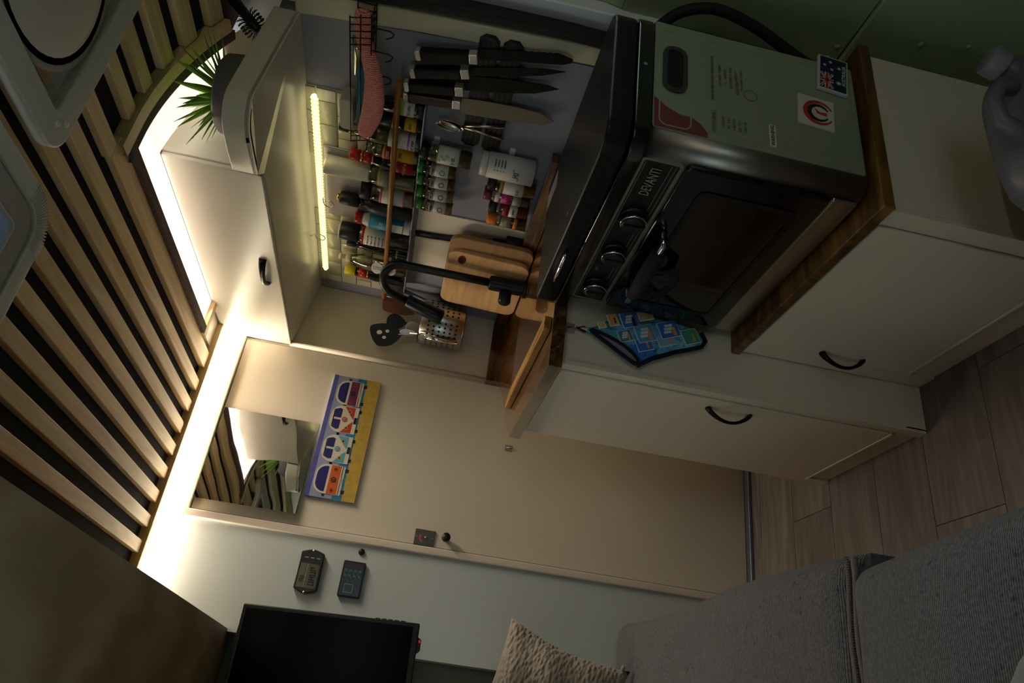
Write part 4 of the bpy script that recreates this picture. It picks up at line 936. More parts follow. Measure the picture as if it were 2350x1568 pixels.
spice('spice jar with dark red lid and magenta label', 1.5175, 0.967, 0.0194, 0.122, P_('maroon_lid', '6E1C2C', 0.4), grain('brown_spice', '8A6A4C'), ((0.022, 0.045, P_('label_grey', '8E8C84')), (0.050, 0.076, P_('label_magenta', 'C02C7A')), (0.080, 0.092, WL)), ('CHAI', 0.064, 0.010, WL))
spice('spice jar of rust-red paprika with black lid', 1.5655, 0.960, 0.0208, 0.108, BLACK, grain('paprika_red', '8C3A18'), ((0.030, 0.052, WL), (0.054, 0.070, P_('label_crimson', '8E1E2A'))), ('PAPRIKA', 0.041, 0.008, INKB))
spice('spice jar with bright orange lid and orange band', 1.6165, 0.955, 0.0202, 0.110, ORG, grain('brown_mix', '7A5A40'), ((0.026, 0.036, ORG), (0.044, 0.072, P_('label_tan', '9A8468'))), ('CURRY', 0.058, 0.010, WL), lid_h=0.026)
MB().box(XW - 0.004, XW - 0.0005, 1.37, 1.645, 1.036, 1.050).build('clip_strip', P_('white_clip', 'DEDCD6', 0.4), wall_right)

# ---- magnetic knife bars, knives, measuring spoons
for i, (zc_, y0, y1, lb) in enumerate(((1.152, 1.052, 1.382, 'upper black ribbed magnetic knife bar on the grey splashback'), (1.100, 1.052, 1.388, 'lower black ribbed magnetic knife bar on the grey splashback'))):
    t = thing('knife_bar', lb, 'knife rack', (XW - 0.008, 1.22, zc_), group='magnetic knife bars')
    MB().prism([(y0 + 0.012, zc_ - 0.022), (y0, zc_ - 0.010), (y0, zc_ + 0.010), (y0 + 0.012, zc_ + 0.022), (y1 - 0.012, zc_ + 0.022), (y1, zc_ + 0.010), (y1, zc_ - 0.010), (y1 - 0.012, zc_ - 0.022)], 'X', XW - 0.014, XW - 0.0005).build('bar', BLACK, t, bevel=0.002)
    for q in (-0.011, 0.0, 0.011):
        MB().box(XW - 0.0155, XW - 0.0135, y0 + 0.012, y1 - 0.012, zc_ + q - 0.0022, zc_ + q + 0.0022).build('rib', mat('steel_rib', '4A4642', rough=0.35, metal=0.8), t)
CARBON = mat('black_woven_grip', '0C0C0F', spec=0.25, rough=0.5, bump=0.5, bscale=350)
def knife(label, y_top, z_top, y_tip, z_tip, hl, bw, m_blade, m_grip, serr=False, hw=0.013, style='std', heel=0.0):
    d = Vector((0, y_tip - y_top, z_tip - z_top)); Lk = d.length; d.normalize()
    sd = Vector((0, d.z, -d.y))            # across the blade, towards the near end
    if sd.y > 0: sd = -sd
    nx = Vector((-1, 0, 0))
    M = Matrix(((nx.x, sd.x, d.x, XW - 0.0165), (nx.y, sd.y, d.y, y_top), (nx.z, sd.z, d.z, z_top), (0, 0, 0, 1)))
    t = thing('kitchen_knife', label, 'knife', M=M, group='knives on the magnetic bars')
    # local: x out from wall, y across, z down the knife
    bl = Lk - hl
    if style == 'santoku': pr = [(hw * 0.7, 0), (hw * 0.75, bl * 0.25), (hw * 0.5, bl * 0.55), (-0.002, bl * 0.85), (-bw * 0.55, bl), (-bw * 0.98, bl * 0.9), (-bw * 1.05, bl * 0.55), (-bw, 0.01), (-bw * 0.9, 0.0)]
    elif style == 'chef': pr = [(hw * 0.6, 0), (hw * 0.5, bl * 0.4), (-0.001, bl * 0.75), (-bw * 0.55, bl), (-bw * 0.8, bl * 0.88), (-bw * 0.98, bl * 0.5), (-bw, 0.012), (-bw, 0.0)]
    elif style == 'bread': pr = [(-hw * 0.9, 0), (-hw * 0.9, bl * 0.9), (-hw * 0.4, bl * 0.99), (hw * 0.2, bl), (bw * 0.8, bl * 0.88)]
    else: pr = [(hw * 0.5, 0), (hw * 0.5, bl * 0.5), (hw * 0.3, bl * 0.8), (-0.003, bl), (-bw * 0.8, bl * 0.75), (-bw, bl * 0.4), (-bw, 0.0)]
    if style == 'bread':
        k = 26
        for i in range(k): pr.append((bw * (0.98 if i % 2 else 0.88), bl * (0.86 - 0.84 * i / k)))
        pr.append((bw * 0.9, 0.0))
    if style == 'chef': pr = [(-a, b) for a, b in pr]
    mb = MB(); mb.prism([(p[0], hl + p[1]) for p in pr], 'X', -0.0010, 0.0014)
    mb.build('blade', m_blade, t, local=True)
    g = MB(); g.prism(rrect(-hw, hw, 0.012, hl - 0.018, 0.003, 2), 'X', -0.0005, 0.020); g.build('grip', m_grip, t, local=True, bevel=0.005, seg=3)
    MB().prism(rrect(-hw * 0.98, hw * 0.98, 0.0, 0.0125, 0.004, 3), 'X', 0.0, 0.019).build('end_cap', CAPSTEEL, t, local=True, bevel=0.003)
    MB().prism(rrect(-hw * 0.98, hw * 0.98, hl - 0.0185, hl + 0.001, 0.002, 2), 'X', 0.0, 0.0185).build('collar', CAPSTEEL, t, local=True, bevel=0.002)
    return t
CAPSTEEL = mat('pale_cap_steel', 'DCD8CE', rough=0.35, metal=0.75)
BLADEB = mat('black_blade', '0A0A0A', rough=0.4, spec=0.3)
BLADES = mat('steel_blade', '8E877C', rough=0.3, metal=0.9)
knife('black bread knife with serrated edge, nearest the door pillar', 1.127, 1.303, 1.056, 0.972, 0.135, 0.017, BLADEB, CARBON, style='bread')
knife('slim black carving knife beside the bread knife', 1.180, 1.311, 1.086, 0.981, 0.133, 0.017, BLADEB, CARBON)
knife('wide black chef knife between the slim black and steel knives', 1.222, 1.322, 1.158, 0.979, 0.135, 0.034, BLADEB, CARBON, style='chef')
t = knife('steel chef knife with patterned dark wooden handle', 1.253, 1.322, 1.214, 0.972, 0.132, 0.039, BLADES, wood('pakkawood', '1E1210', '5A3226', '38201A', axis='Z', scale=10, stretch=8, rough=0.3), style='santoku', hw=0.0125)
t = thing('measuring_spoon', 'pair of small steel measuring spoons stuck to the knife bar', 'spoon', (0.478, 1.31, 1.15))
for (yb, zb_, ye, ze) in ((1.328, 1.222, 1.289, 1.080), (1.322, 1.214, 1.330, 1.074)):
    MB().tube([(0.481, (1.318 * 0.7 + ye * 0.3), 1.178 * 0.7 + ze * 0.3 + 0.004) if False else (0.480, 1.316, 1.186), (0.4805, 1.316 * 0.5 + ye * 0.5, 1.186 * 0.5 + ze * 0.5), (0.4815, ye, ze)], [0.0028, 0.0036, 0.0058], n=10, flat=(0.5, 1.0)).build('handle', mat('warm_steel', 'B0A696', rough=0.25, metal=1.0), t)
    sb = MB()
    def bowl(u, v, yb=yb, zb_=zb_):
        a = 2 * math.pi * u; r = math.sin(v * math.pi / 2)
        return (0.480 + 0.010 * (1 - r * r) * (1 if yb > 1.325 else 0.8) - 0.004, yb - 0.006 + 0.0135 * r * math.cos(a) - 0.004 * r * math.sin(a), zb_ - 0.012 + 0.030 * r * math.sin(a))
    sb.surf(bowl, 20, 6, closed_u=True); o = sb.build('bowl', mat('warm_steel', 'B0A696'), t)
    o.modifiers.new('solid', 'SOLIDIFY').thickness = 0.001

# ---- wire basket with hooks, cloth and sponge in it
t = thing('wire_basket', 'black wire basket with four hooks hanging under the end shelf', 'basket', (0.43, 1.17, 1.40))
WIRE = mat('black_wire', '18181A', rough=0.4, metal=0.4)
y0, y1 = 1.012, 1.368
wires = []
for (x, z) in ((0.405, 1.428), (0.478, 1.428), (0.415, 1.409), (0.405, 1.428)):
    wires.append([(x, y0, z), (x, y1, z)])
for (x, z) in ((0.420, 1.388), (0.445, 1.388), (0.470, 1.388)): wires.append([(x, y0, z), (x, y1, z)])
for i in range(5):
    y = y0 + 0.004 + i * 0.0165; wires.append([(0.478, y, 1.428), (0.474, y, 1.388), (0.418, y, 1.388), (0.405, y, 1.428)])
for i in range(3):
    y = y1 - 0.003 - i * 0.0165; wires.append([(0.478, y, 1.428), (0.474, y, 1.388), (0.418, y, 1.388), (0.405, y, 1.428)])
for w in wires: MB().tube(w, 0.0013, n=6).build('wire', WIRE, t)
for y in (1.040, 1.098, 1.160, 1.222):
    MB().tube([(0.420, y, 1.388), (0.420, y, 1.362), (0.418, y - 0.002, 1.350), (0.410, y - 0.004, 1.341), (0.400, y - 0.004, 1.343), (0.394, y - 0.002, 1.354)], 0.0015, n=6).build('hook', WIRE, t)
CLOTHP = bpy.data.materials.new('pink_zigzag_cloth'); CLOTHP.use_nodes = True
nt = CLOTHP.node_tree; b_ = nt.nodes['Principled BSDF']; b_.inputs['Roughness'].default_value = 0.95
tc = nt.nodes.new('ShaderNodeTexCoord'); wv = nt.nodes.new('ShaderNodeTexWave'); wv.bands_direction = 'Y'; wv.inputs['Scale'].default_value = 75; wv.inputs['Distortion'].default_value = 4.0; wv.inputs['Detail Scale'].default_value = 3
rp = nt.nodes.new('ShaderNodeValToRGB'); rp.color_ramp.elements[0].color = lin('D25A50'); rp.color_ramp.elements[1].color = lin('E0A89C'); rp.color_ramp.elements[0].position = 0.35; rp.color_ramp.elements[1].position = 0.65
nt.links.new(tc.outputs['Object'], wv.inputs['Vector']); nt.links.new(wv.outputs['Fac'], rp.inputs[0]); nt.links.new(rp.outputs[0], b_.inputs['Base Color'])
cl_ = MB(); Pc = [(0.440, 1.016, 1.409, 0.014), (0.440, 1.05, 1.409, 0.016), (0.438, 1.085, 1.408, 0.015), (0.425, 1.12, 1.394, 0.014), (0.412, 1.15, 1.380, 0.016), (0.406, 1.19, 1.375, 0.019), (0.404, 1.24, 1.379, 0.018), (0.403, 1.29, 1.387, 0.017), (0.404, 1.325, 1.394, 0.017), (0.406, 1.345, 1.398, 0.006)]
cl_.tube([p[:3] for p in Pc], [p[3] for p in Pc], n=12, flat=(1.25, 0.75))
cl_.tube(spline([(0.432, 1.10, 1.402), (0.415, 1.14, 1.388), (0.399, 1.19, 1.366), (0.396, 1.25, 1.366), (0.398, 1.30, 1.378), (0.401, 1.325, 1.390)], 3), [0.006, 0.008, 0.010, 0.012, 0.013, 0.013, 0.014, 0.014, 0.013, 0.013, 0.012, 0.011, 0.010, 0.009, 0.007, 0.004], n=10, flat=(1.0, 0.7))
tag(cl_.build('dish_cloth', CLOTHP, sub=1), 'pink zigzag dish cloth draped through the wire basket', 'cloth')
tl = MB(); tl.tube([(0.432, 1.15, 1.415), (0.430, 1.20, 1.402), (0.428, 1.26, 1.398), (0.428, 1.33, 1.404), (0.428, 1.355, 1.41)], [0.006, 0.015, 0.020, 0.016, 0.005], n=12, flat=(1.1, 0.5))
tag(tl.build('teal_cloth', mat('teal_cloth', '2C6E80', rough=0.95, bump=0.5, bscale=300, var=0.2, vscale=60), sub=1), 'blue-green dish cloth tucked behind the pink one in the wire basket', 'cloth')
sb_ = MB(); sb_.lathe([(0.0, 0), (0.013, 0.0), (0.013, 0.022), (0.012, 0.024), (0.012, 0.095), (0.0, 0.097)], n=18, axis='Y').xf(Matrix.Translation((0.452, 1.10, 1.421)))
tag(sb_.build('tube', clear('tube_plastic', 'C8D0C0', gloss=0.2)), 'clear plastic tube lying in the wire basket', 'tube')
sp_ = MB(); sp_.prism(rrect(1.27, 1.365, 1.430, 1.462, 0.012, 4), 'X', 0.435, 0.478)
tag(sp_.build('sponge', mat('white_sponge', 'C9C3B4', rough=0.9, bump=0.4, bscale=250), bevel=0.003), 'pale sponge with yellow edge resting on top of the wire basket', 'sponge')

# ---- black power cable with plug on the cream panel
t = thing('power_cable', 'flat black power cable with plug over the cream panel', 'cable', (0.49, 1.77, 1.1))
MB().tube([(0.490, 1.800, 1.2565), (0.490, 1.797, 1.20), (0.490, 1.788, 1.12), (0.490, 1.780, 1.05), (0.489, 1.775, 1.02), (0.487, 1.77, 0.985)], 0.0105, n=8, flat=(0.6, 1.2)).build('lead', BLACK, t)
MB().box(0.478, 0.494, 1.745, 1.795, 0.975, 1.03).build('plug', BLACK, t, bevel=0.004)
MB().lathe(cyl(0.017, 0.9462, 0.992), c=(0.481, 1.735, 0), n=18).build('adapter', BLACK, t)

# ---- utensil holder on the partition with its utensils
t = thing('utensil_holder', 'perforated steel utensil holder fixed to the white partition', 'holder', (0.40, 2.155, 1.05))
cx_, cy_, r_ = 0.400, 2.158, 0.0755
MB().lathe([(0.0, 1.050), (r_ - 0.004, 1.050), (r_, 1.054), (r_, 1.193), (r_ - 0.0015, 1.1945), (r_ - 0.003, 1.193), (r_ - 0.003, 1.058), (0.0, 1.058)], c=(cx_, cy_, 0), n=40).build('cup', STEEL, t)
pf = MB()
for zz in range(6):
    for aa in range(-7, 8):
        if aa in (-3, 2): continue
        a = math.radians(232 + aa * 11); z = 1.075 + zz * 0.0185
        ct = Vector((cx_ + math.cos(a) * (r_ + 0.0004), cy_ + math.sin(a) * (r_ + 0.0004), z)); ux = Vector((-math.sin(a), math.cos(a), 0))
        k = len(pf.v); pf.v += [tuple(ct + ux * 0.0038 * math.cos(q) + Vector((0, 0, 0.0038 * math.sin(q)))) for q in [2 * math.pi * i / 10 for i in range(10)]]
        pf.f.append(list(range(k, k + 10))); pf.sm.append(False); pf.mi.append(0)
o = pf.build('perforations', mat('hole_black', '0C0B0A', rough=0.9), t); o['kind'] = 'stuff'
def utensil(name, label, base, tip, m_h, parts, r=0.004):
    base = Vector(base); tip = Vector(tip); d = (tip - base).normalized()
    sx = Vector((1, -0.45, 0)); sx = (sx - d * sx.dot(d)).normalized(); nz_ = sx.cross(d)
    M = Matrix(((sx.x, d.x, nz_.x, base.x), (sx.y, d.y, nz_.y, base.y), (sx.z, d.z, nz_.z, base.z), (0, 0, 0, 1)))
    t = thing(name, label, 'utensil', M=M, group='utensils in the steel holder')
    Lh = (tip - base).length
    MB().tube([(0, 0, 0), (0, Lh * 0.5, 0), (0, Lh, 0)], r, n=8).build('handle', m_h, t, local=True)
    for nm, m, poly, th in parts:
        MB().prism([(p[0], Lh + p[1]) for p in poly], 'Z', -th / 2, th / 2).build(nm, m, t, local=True, bevel=0.0008)
    return t, Lh
t, Lh = utensil('slotted_spatula', 'black slotted spatula leaning out of the utensil holder', (0.385, 2.150, 1.062), (0.335, 2.165, 1.258), BLACK, [('blade', BLACK, smooth_loop([(-0.008, -0.01), (0.008, -0.01), (0.036, 0.022), (0.040, 0.060), (0.034, 0.098), (-0.030, 0.082), (-0.040, 0.052), (-0.034, 0.020)], 2), 0.003)], r=0.005)
for (x, y, rr) in ((-0.008, 0.048, 0.0065), (0.010, 0.062, 0.009), (0.012, 0.036, 0.0065)):
    MB().prism([(x + rr * math.cos(q) * (0.8), Lh + y + rr * math.sin(q)) for q in [2 * math.pi * i / 12 for i in range(12)]], 'Z', -0.0021, 0.0021).build('slot', WHITE, t, local=True)
utensil('wooden_spatula', 'dark brown wooden spatula in the utensil holder below the shelf rail', (0.412, 2.160, 1.062), (0.425, 2.155, 1.225), wood('spatula_wood', '4A2410', '7A4420', axis='Y', scale=4, stretch=8, rough=0.5), [('blade', MATS['spatula_wood'], smooth_loop([(-0.008, -0.01), (0.008, -0.01), (0.026, 0.03), (0.028, 0.095), (0.022, 0.110), (-0.020, 0.104), (-0.027, 0.09), (-0.024, 0.03)], 2), 0.006)], r=0.006)
utensil('ladle', 'black ladle handle tucked between the two spatulas', (0.398, 2.17, 1.062), (0.385, 2.175, 1.252), BLACK, [('bowl', BLACK, smooth_loop([(-0.006, -0.01), (0.006, -0.01), (0.026, 0.015), (0.028, 0.04), (0.012, 0.055), (-0.014, 0.055), (-0.028, 0.035), (-0.024, 0.012)], 2), 0.010)])
utensil('tongs', 'steel tongs standing at the left of the utensil holder', (0.35, 2.14, 1.062), (0.338, 2.145, 1.222), STEEL, [('jaw', STEEL, smooth_loop([(-0.006, -0.02), (0.006, -0.02), (0.012, 0.02), (0.004, 0.034), (-0.004, 0.034), (-0.012, 0.02)], 1), 0.004)])
utensil('serving_spoon', 'pale serving spoon low in the utensil holder', (0.372, 2.145, 1.062), (0.362, 2.145, 1.195), STEEL, [('bowl', mat('pale_spoon', 'B8AD98', rough=0.4), smooth_loop([(-0.005, -0.01), (0.005, -0.01), (0.019, 0.012), (0.019, 0.036), (0, 0.048), (-0.019, 0.036), (-0.019, 0.012)], 2), 0.006)])
utensil('grey_whisk', 'thin grey-blue utensil handle leaning right towards the tap', (0.43, 2.135, 1.062), (0.455, 2.10, 1.235), mat('grey_blue_handle', '4A5468', rough=0.4), [('head', mat('grey_blue_handle', '4A5468'), [(-0.006, -0.01), (0.006, -0.01), (0.008, 0.05), (-0.008, 0.05)], 0.006)], r=0.006)
bo = thing('bottle_opener', 'small chrome corkscrew hooked on the side of the utensil holder', 'corkscrew', (0.325, 2.12, 1.12))
MB().tube([(0.321, 2.125, 1.065), (0.321, 2.124, 1.13), (0.320, 2.123, 1.165)], [0.006, 0.0075, 0.006], n=10).build('body', CHROME, bo)
MB().tube([(0.318 + 0.012 * math.cos(a), 2.118, 1.180 + 0.012 * math.sin(a)) for a in [2 * math.pi * i / 14 for i in range(14)]], 0.002, n=6, closed=True).build('ring', CHROME, bo)
MB().tube([(0.296, 2.118, 1.192), (0.318, 2.118, 1.196), (0.330, 2.118, 1.194)], 0.002, n=6).build('pin', BLACK, bo)

# ================================================================== end wall: mirror, picture, latch, meters
MIR = bpy.data.materials.new('wavy_mirror'); MIR.use_nodes = True
nt = MIR.node_tree; b_ = nt.nodes['Principled BSDF']; b_.inputs['Base Color'].default_value = (0.86, 0.87, 0.86, 1); b_.inputs['Metallic'].default_value = 1.0; b_.inputs['Roughness'].default_value = 0.02
tc = nt.nodes.new('ShaderNodeTexCoord'); nz = nt.nodes.new('ShaderNodeTexNoise'); nz.inputs['Scale'].default_value = 11; nz.inputs['Detail'].default_value = 0.5
bp = nt.nodes.new('ShaderNodeBump'); bp.inputs['Strength'].default_value = 0.11; bp.inputs['Distance'].default_value = 0.004
nt.links.new(tc.outputs['Object'], nz.inputs['Vector']); nt.links.new(nz.outputs['Fac'], bp.inputs['Height']); nt.links.new(bp.outputs[0], b_.inputs['Normal'])
mrr = MB().add([(-0.289, YD - 0.0285, 1.4415), (0.005, YD - 0.0045, 1.4415), (0.005, YD - 0.0045, 1.7345), (-0.289, YD - 0.0285, 1.7345), (-0.289, YD - 0.0025, 1.4415), (0.005, YD - 0.0025, 1.4415), (0.005, YD - 0.0025, 1.7345), (-0.289, YD - 0.0025, 1.7345)], [(0, 1, 2, 3), (7, 6, 5, 4), (0, 4, 5, 1), (1, 5, 6, 2), (2, 6, 7, 3), (3, 7, 4, 0)])
tag(mrr.build('mirror', MIR), 'square wavy stick-on mirror on the bathroom door', 'mirror')

PX0, PX1, PZ0, PZ1 = -0.2265, 0.1770, 1.2815, 1.4320
t = thing('camper_picture', 'long canvas picture of four colourful camper vans on a beach', 'picture', (-0.025, YD - 0.01, PZ0))
yf = YD - 0.0135
MB().box(PX0, PX1, yf, YD - 0.0025, PZ0, PZ1).build('canvas', mat('canvas_sky', '9AA2C4', rough=0.75, var=0.06, vscale=12), t, bevel=0.0015)
def flat(name, poly, m, d, parent):
    return MB().prism(poly, 'Y', yf - d, yf - d + 0.0006).build(name, m, parent)
cv = t.children[0]
flat('sand', [(PX0, PZ0), (PX1, PZ0), (PX1, PZ0 + 0.045), (PX0, PZ0 + 0.040)], mat('beach_sand', 'CBA84A', rough=0.8, var=0.12, vscale=60), 0.0006, cv)
flat('sea', [(PX0, PZ0 + 0.040), (PX1, PZ0 + 0.045), (PX1, PZ0 + 0.074), (PX0, PZ0 + 0.070)], mat('beach_sea', '2A86B4', rough=0.8, var=0.3, vscale=50), 0.0006, cv)
flat('sky_edge', [(PX0, PZ1 - 0.013), (PX1, PZ1 - 0.013), (PX1, PZ1), (PX0, PZ1)], mat('sky_dusk', '5A5EB0', rough=0.8, var=0.2, vscale=30), 0.0006, cv)
VWHITE = mat('van_cream', 'E0D8C4', rough=0.6); VGLASS = mat('van_window', '1E1A6E', rough=0.5); VBLK = mat('van_black', '17171A', rough=0.6)
def emblem(x, z, r, m, d, parent):
    n = 20
    ring_prism(MB(), [(x + r * math.cos(2 * math.pi * i / n), z + r * math.sin(2 * math.pi * i / n)) for i in range(n)], [(x + r * 0.82 * math.cos(2 * math.pi * i / n), z + r * 0.82 * math.sin(2 * math.pi * i / n)) for i in range(n)], 'Y', yf - d - 0.0006, yf - d).build('emblem_ring', m, parent)
    def stroke(pts):
        for (ax, az), (bx_, bz) in zip(pts[:-1], pts[1:]):
            v = Vector((bx_ - ax, bz - az)); n_ = Vector((-v.y, v.x)).normalized() * r * 0.09
            flat('emblem_stroke', [(x + ax * r + n_.x, z + az * r + n_.y), (x + bx_ * r + n_.x, z + bz * r + n_.y), (x + bx_ * r - n_.x, z + bz * r - n_.y), (x + ax * r - n_.x, z + az * r - n_.y)], m, d + 0.0004, parent)
    stroke([(-0.38, 0.72), (0, 0.05), (0.38, 0.72)])
    stroke([(-0.72, 0.35), (-0.32, -0.7), (0, -0.05), (0.32, -0.7), (0.72, 0.35)])
def van(cx_, w, zb_, h, body, kind, parent):
    x0, x1 = cx_ - w / 2, cx_ + w / 2; zt_ = zb_ + h; zm = zb_ + h * 0.50
    v = flat('van', rrect(x0, x1, zb_ + 0.008, zt_, (w * 0.36, w * 0.36, 0.004, 0.004), 6), VWHITE, 0.0014, parent)
    for s in (-1, 1):
        flat('tyre', [(cx_ + s * w * 0.36 - 0.0055, zb_ - 0.003), (cx_ + s * w * 0.36 + 0.0055, zb_ - 0.003), (cx_ + s * w * 0.36 + 0.0055, zb_ + 0.010), (cx_ + s * w * 0.36 - 0.0055, zb_ + 0.010)], VBLK, 0.0010, v)
        flat('wing_mirror', [(cx_ + s * (w / 2 + 0.004) - 0.003, zm + 0.006), (cx_ + s * (w / 2 + 0.004) + 0.003, zm + 0.006), (cx_ + s * (w / 2 + 0.004) + 0.003, zm + 0.014), (cx_ + s * (w / 2 + 0.004) - 0.003, zm + 0.014)], VBLK, 0.0012, v)
    if kind == 'rear':
        flat('window', rrect(x0 + 0.006, x1 - 0.006, zm + 0.010, zt_ - 0.006, (w * 0.30, w * 0.30, 0.004, 0.004), 6), VGLASS, 0.0018, v)
        flat('panel', [(x0 + 0.001, zb_ + 0.020), (x1 - 0.001, zb_ + 0.020), (x1 - 0.001, zm + 0.003), (x0 + 0.001, zm + 0.003)], body, 0.0018, v)
        emblem(cx_, zb_ + 0.036, 0.0085, VBLK, 0.0020, v)
        for s in (-1, 1):
            n = 12
            flat('lamp', [(cx_ + s * w * 0.36 + 0.006 * math.cos(2 * math.pi * i / n), zb_ + 0.036 + 0.006 * math.sin(2 * math.pi * i / n)) for i in range(n)], mat('van_lamp', 'A0401C', rough=0.6), 0.0022, v)
            flat('lamp_center', [(cx_ + s * w * 0.36 + 0.0025 * math.cos(2 * math.pi * i / n), zb_ + 0.036 + 0.0025 * math.sin(2 * math.pi * i / n)) for i in range(n)], VBLK, 0.0026, v)
        flat('bumper_line', [(x0, zb_ + 0.014), (x1, zb_ + 0.014), (x1, zb_ + 0.016), (x0, zb_ + 0.016)], VBLK, 0.0018, v)
        flat('number_plate', [(cx_ - 0.010, zb_ + 0.010), (cx_ + 0.010, zb_ + 0.010), (cx_ + 0.010, zb_ + 0.018), (cx_ - 0.010, zb_ + 0.018)], VWHITE, 0.0022, v)
        text('TOU', 0.008, frame((cx_, yf - 0.0026, zb_ + 0.014), (1, 0, 0), (0, 0, 1)), VBLK, v, 'plate_lettering', depth=0.0002)
    else:
        for s in (-1, 1):
            flat('window', [(cx_ + s * 0.0035, zm + 0.012), (cx_ + s * (w * 0.36), zm + 0.012), (cx_ + s * (w * 0.40), zm + 0.020), (cx_ + s * (w * 0.34), zt_ - 0.012), (cx_ + s * 0.0035, zt_ - 0.011)], VGLASS, 0.0018, v)
            flat('panel', [(cx_ + s * 0.003, zb_ + 0.018), (cx_ + s * w * 0.48, zb_ + 0.018), (cx_ + s * w * 0.48, zm + 0.006), (cx_ + s * w * 0.34, zm - 0.004), (cx_ + s * w * 0.16, zm - 0.016)], body, 0.0018, v)
            n = 12
            for rr, mm, dd in ((0.006, mat('van_lamp_rim', 'C8A040', rough=0.5), 0.0022), (0.003, VBLK, 0.0026)):
                flat('headlamp', [(cx_ + s * w * 0.31 + rr * math.cos(2 * math.pi * i / n), zb_ + 0.034 + rr * math.sin(2 * math.pi * i / n)) for i in range(n)], mm, dd, v)
        flat('visor_line', [(x0 + 0.014, zt_ - 0.011), (x1 - 0.014, zt_ - 0.011), (x1 - 0.017, zt_ - 0.008), (x0 + 0.017, zt_ - 0.008)], VBLK, 0.0020, v)
        flat('bumper', [(x0, zb_ + 0.006), (x1, zb_ + 0.006), (x1, zb_ + 0.017), (x0, zb_ + 0.017)], VWHITE, 0.0022, v)
        flat('number_plate', [(cx_ - 0.011, zb_ + 0.007), (cx_ + 0.011, zb_ + 0.007), (cx_ + 0.011, zb_ + 0.016), (cx_ - 0.011, zb_ + 0.016)], VBLK, 0.0026, v)
        emblem(cx_, zm + 0.000, 0.0085, body, 0.0020, v)
    return v
zb0 = PZ0 + 0.040
van(-0.167, 0.092, zb0, 0.094, mat('van_orange', 'D2601C', rough=0.6), 'rear', t)
van(-0.069, 0.088, zb0 + 0.001, 0.092, mat('van_sky_blue', '62AAC8', rough=0.6), 'front', t)
van(0.030, 0.090, zb0 + 0.002, 0.090, mat('van_red', 'C23A22', rough=0.6), 'front', t)
van(0.121, 0.084, zb0 + 0.004, 0.088, mat('van_plum', '6C2450', rough=0.6), 'rear', t)

t = thing('door_latch', 'small grey metal latch plate with red indicator on the door', 'latch', (-0.292, YD - 0.003, 1.054))
MB().box(-0.3145, -0.2685, YD - 0.0075, YD - 0.0025, 1.0235, 1.0845).build('plate', mat('pewter', '6A6A60', rough=0.4, metal=0.7), t, bevel=0.001)
ar = MB(); N = 14
for i in range(N + 1):
    a = math.radians(60 + 75 * i / N + 0)
    for r in (0.014, 0.021):
        for yy in (YD - 0.0083, YD - 0.0073): ar.v.append((-0.2915 + r * math.cos(a + 0.15), yy, 1.050 + r * math.sin(a + 0.15)))
for i in range(N):
    b = 4 * i
    for q in ((0, 2, 6, 4), (1, 5, 7, 3), (0, 4, 5, 1), (2, 3, 7, 6)): ar.f.append([b + x for x in q]); ar.sm.append(False); ar.mi.append(0)
ar.build('indicator', mat('indicator_red', 'C05A5A', rough=0.5), t)
MB().lathe([(0.005, 0), (0.004, -0.002), (0, -0.002)], c=(-0.2915, YD - 0.0075, 1.050), n=14, axis='Y').build('boss', STEELSATIN, t)
for z in (1.030, 1.078): MB().lathe([(0.0025, 0), (0.002, -0.001), (0, -0.001)], c=(-0.2915, YD - 0.0075, z), n=10, axis='Y').build('screw', CHROME, t)
t = MB().lathe([(0.006, 0.0), (0.006, -0.012), (0.0125, -0.020), (0.0135, -0.030), (0.0125, -0.036), (0.0, -0.037)], c=(-0.286, YD - 0.0025, 0.992), n=24, axis='Y')
t.build('door_knob', BLACK, door, label='round black knob on the bathroom door below the latch')
t = MB().lathe([(0.0092, 0.0), (0.0092, -0.006), (0.008, -0.0075), (0.0, -0.0075)], c=(-0.362, YD, 1.2295), n=20, axis='Y')
tag(t.build('push_button', BLACK), 'small round black button on the pale wall by the door trim', 'button')
t = thing('wall_hook', 'small clear stick-on hook on the bathroom door above the worktop corner', 'hook', (0.037, YD - 0.003, 0.837))
MB().box(0.027, 0.047, YD - 0.0055, YD - 0.0025, 0.822, 0.846).build('pad', CLEARP, t, bevel=0.001)
MB().tube([(0.037, YD - 0.006, 0.842), (0.037, YD - 0.008, 0.828), (0.037, YD - 0.014, 0.822), (0.037, YD - 0.016, 0.830)], 0.0018, n=8).build('hook', STEEL, t)

# thermometer and battery meter
t = thing('thermometer', 'black digital thermometer with pointed ends screwed to the pale wall', 'thermometer', (-0.44, YD - 0.01, 1.36))
MB().prism([(-0.388, 1.330), (-0.383, 1.345), (-0.378, 1.3635), (-0.383, 1.382), (-0.388, 1.397), (-0.490, 1.397), (-0.497, 1.382), (-0.503, 1.3635), (-0.497, 1.345), (-0.490, 1.330)], 'Y', YD - 0.020, YD - 0.0005).build('case', mat('thermo_black', '1A1714', rough=0.3), t, bevel=0.003)
MB().box(-0.487, -0.420, YD - 0.0212, YD - 0.0195, 1.337, 1.390).build('screen', mat('lcd_grey', '5A5B48', rough=0.15), t)
MB().box(-0.486, -0.421, YD - 0.0218, YD - 0.021, 1.3685, 1.3705).build('screen_divider', mat('lcd_line', '9C9068', rough=0.4), t)
LCDINK = mat('lcd_ink', '2C2C24', rough=0.4)
print_marks(4, 0.024, frame((-0.452, YD - 0.0218, 1.352), (1, 0, 0), (0, 0, 1)), LCDINK, t, 'reading')
print_marks(2, 0.016, frame((-0.462, YD - 0.0218, 1.380), (1, 0, 0), (0, 0, 1)), LCDINK, t, 'reading')
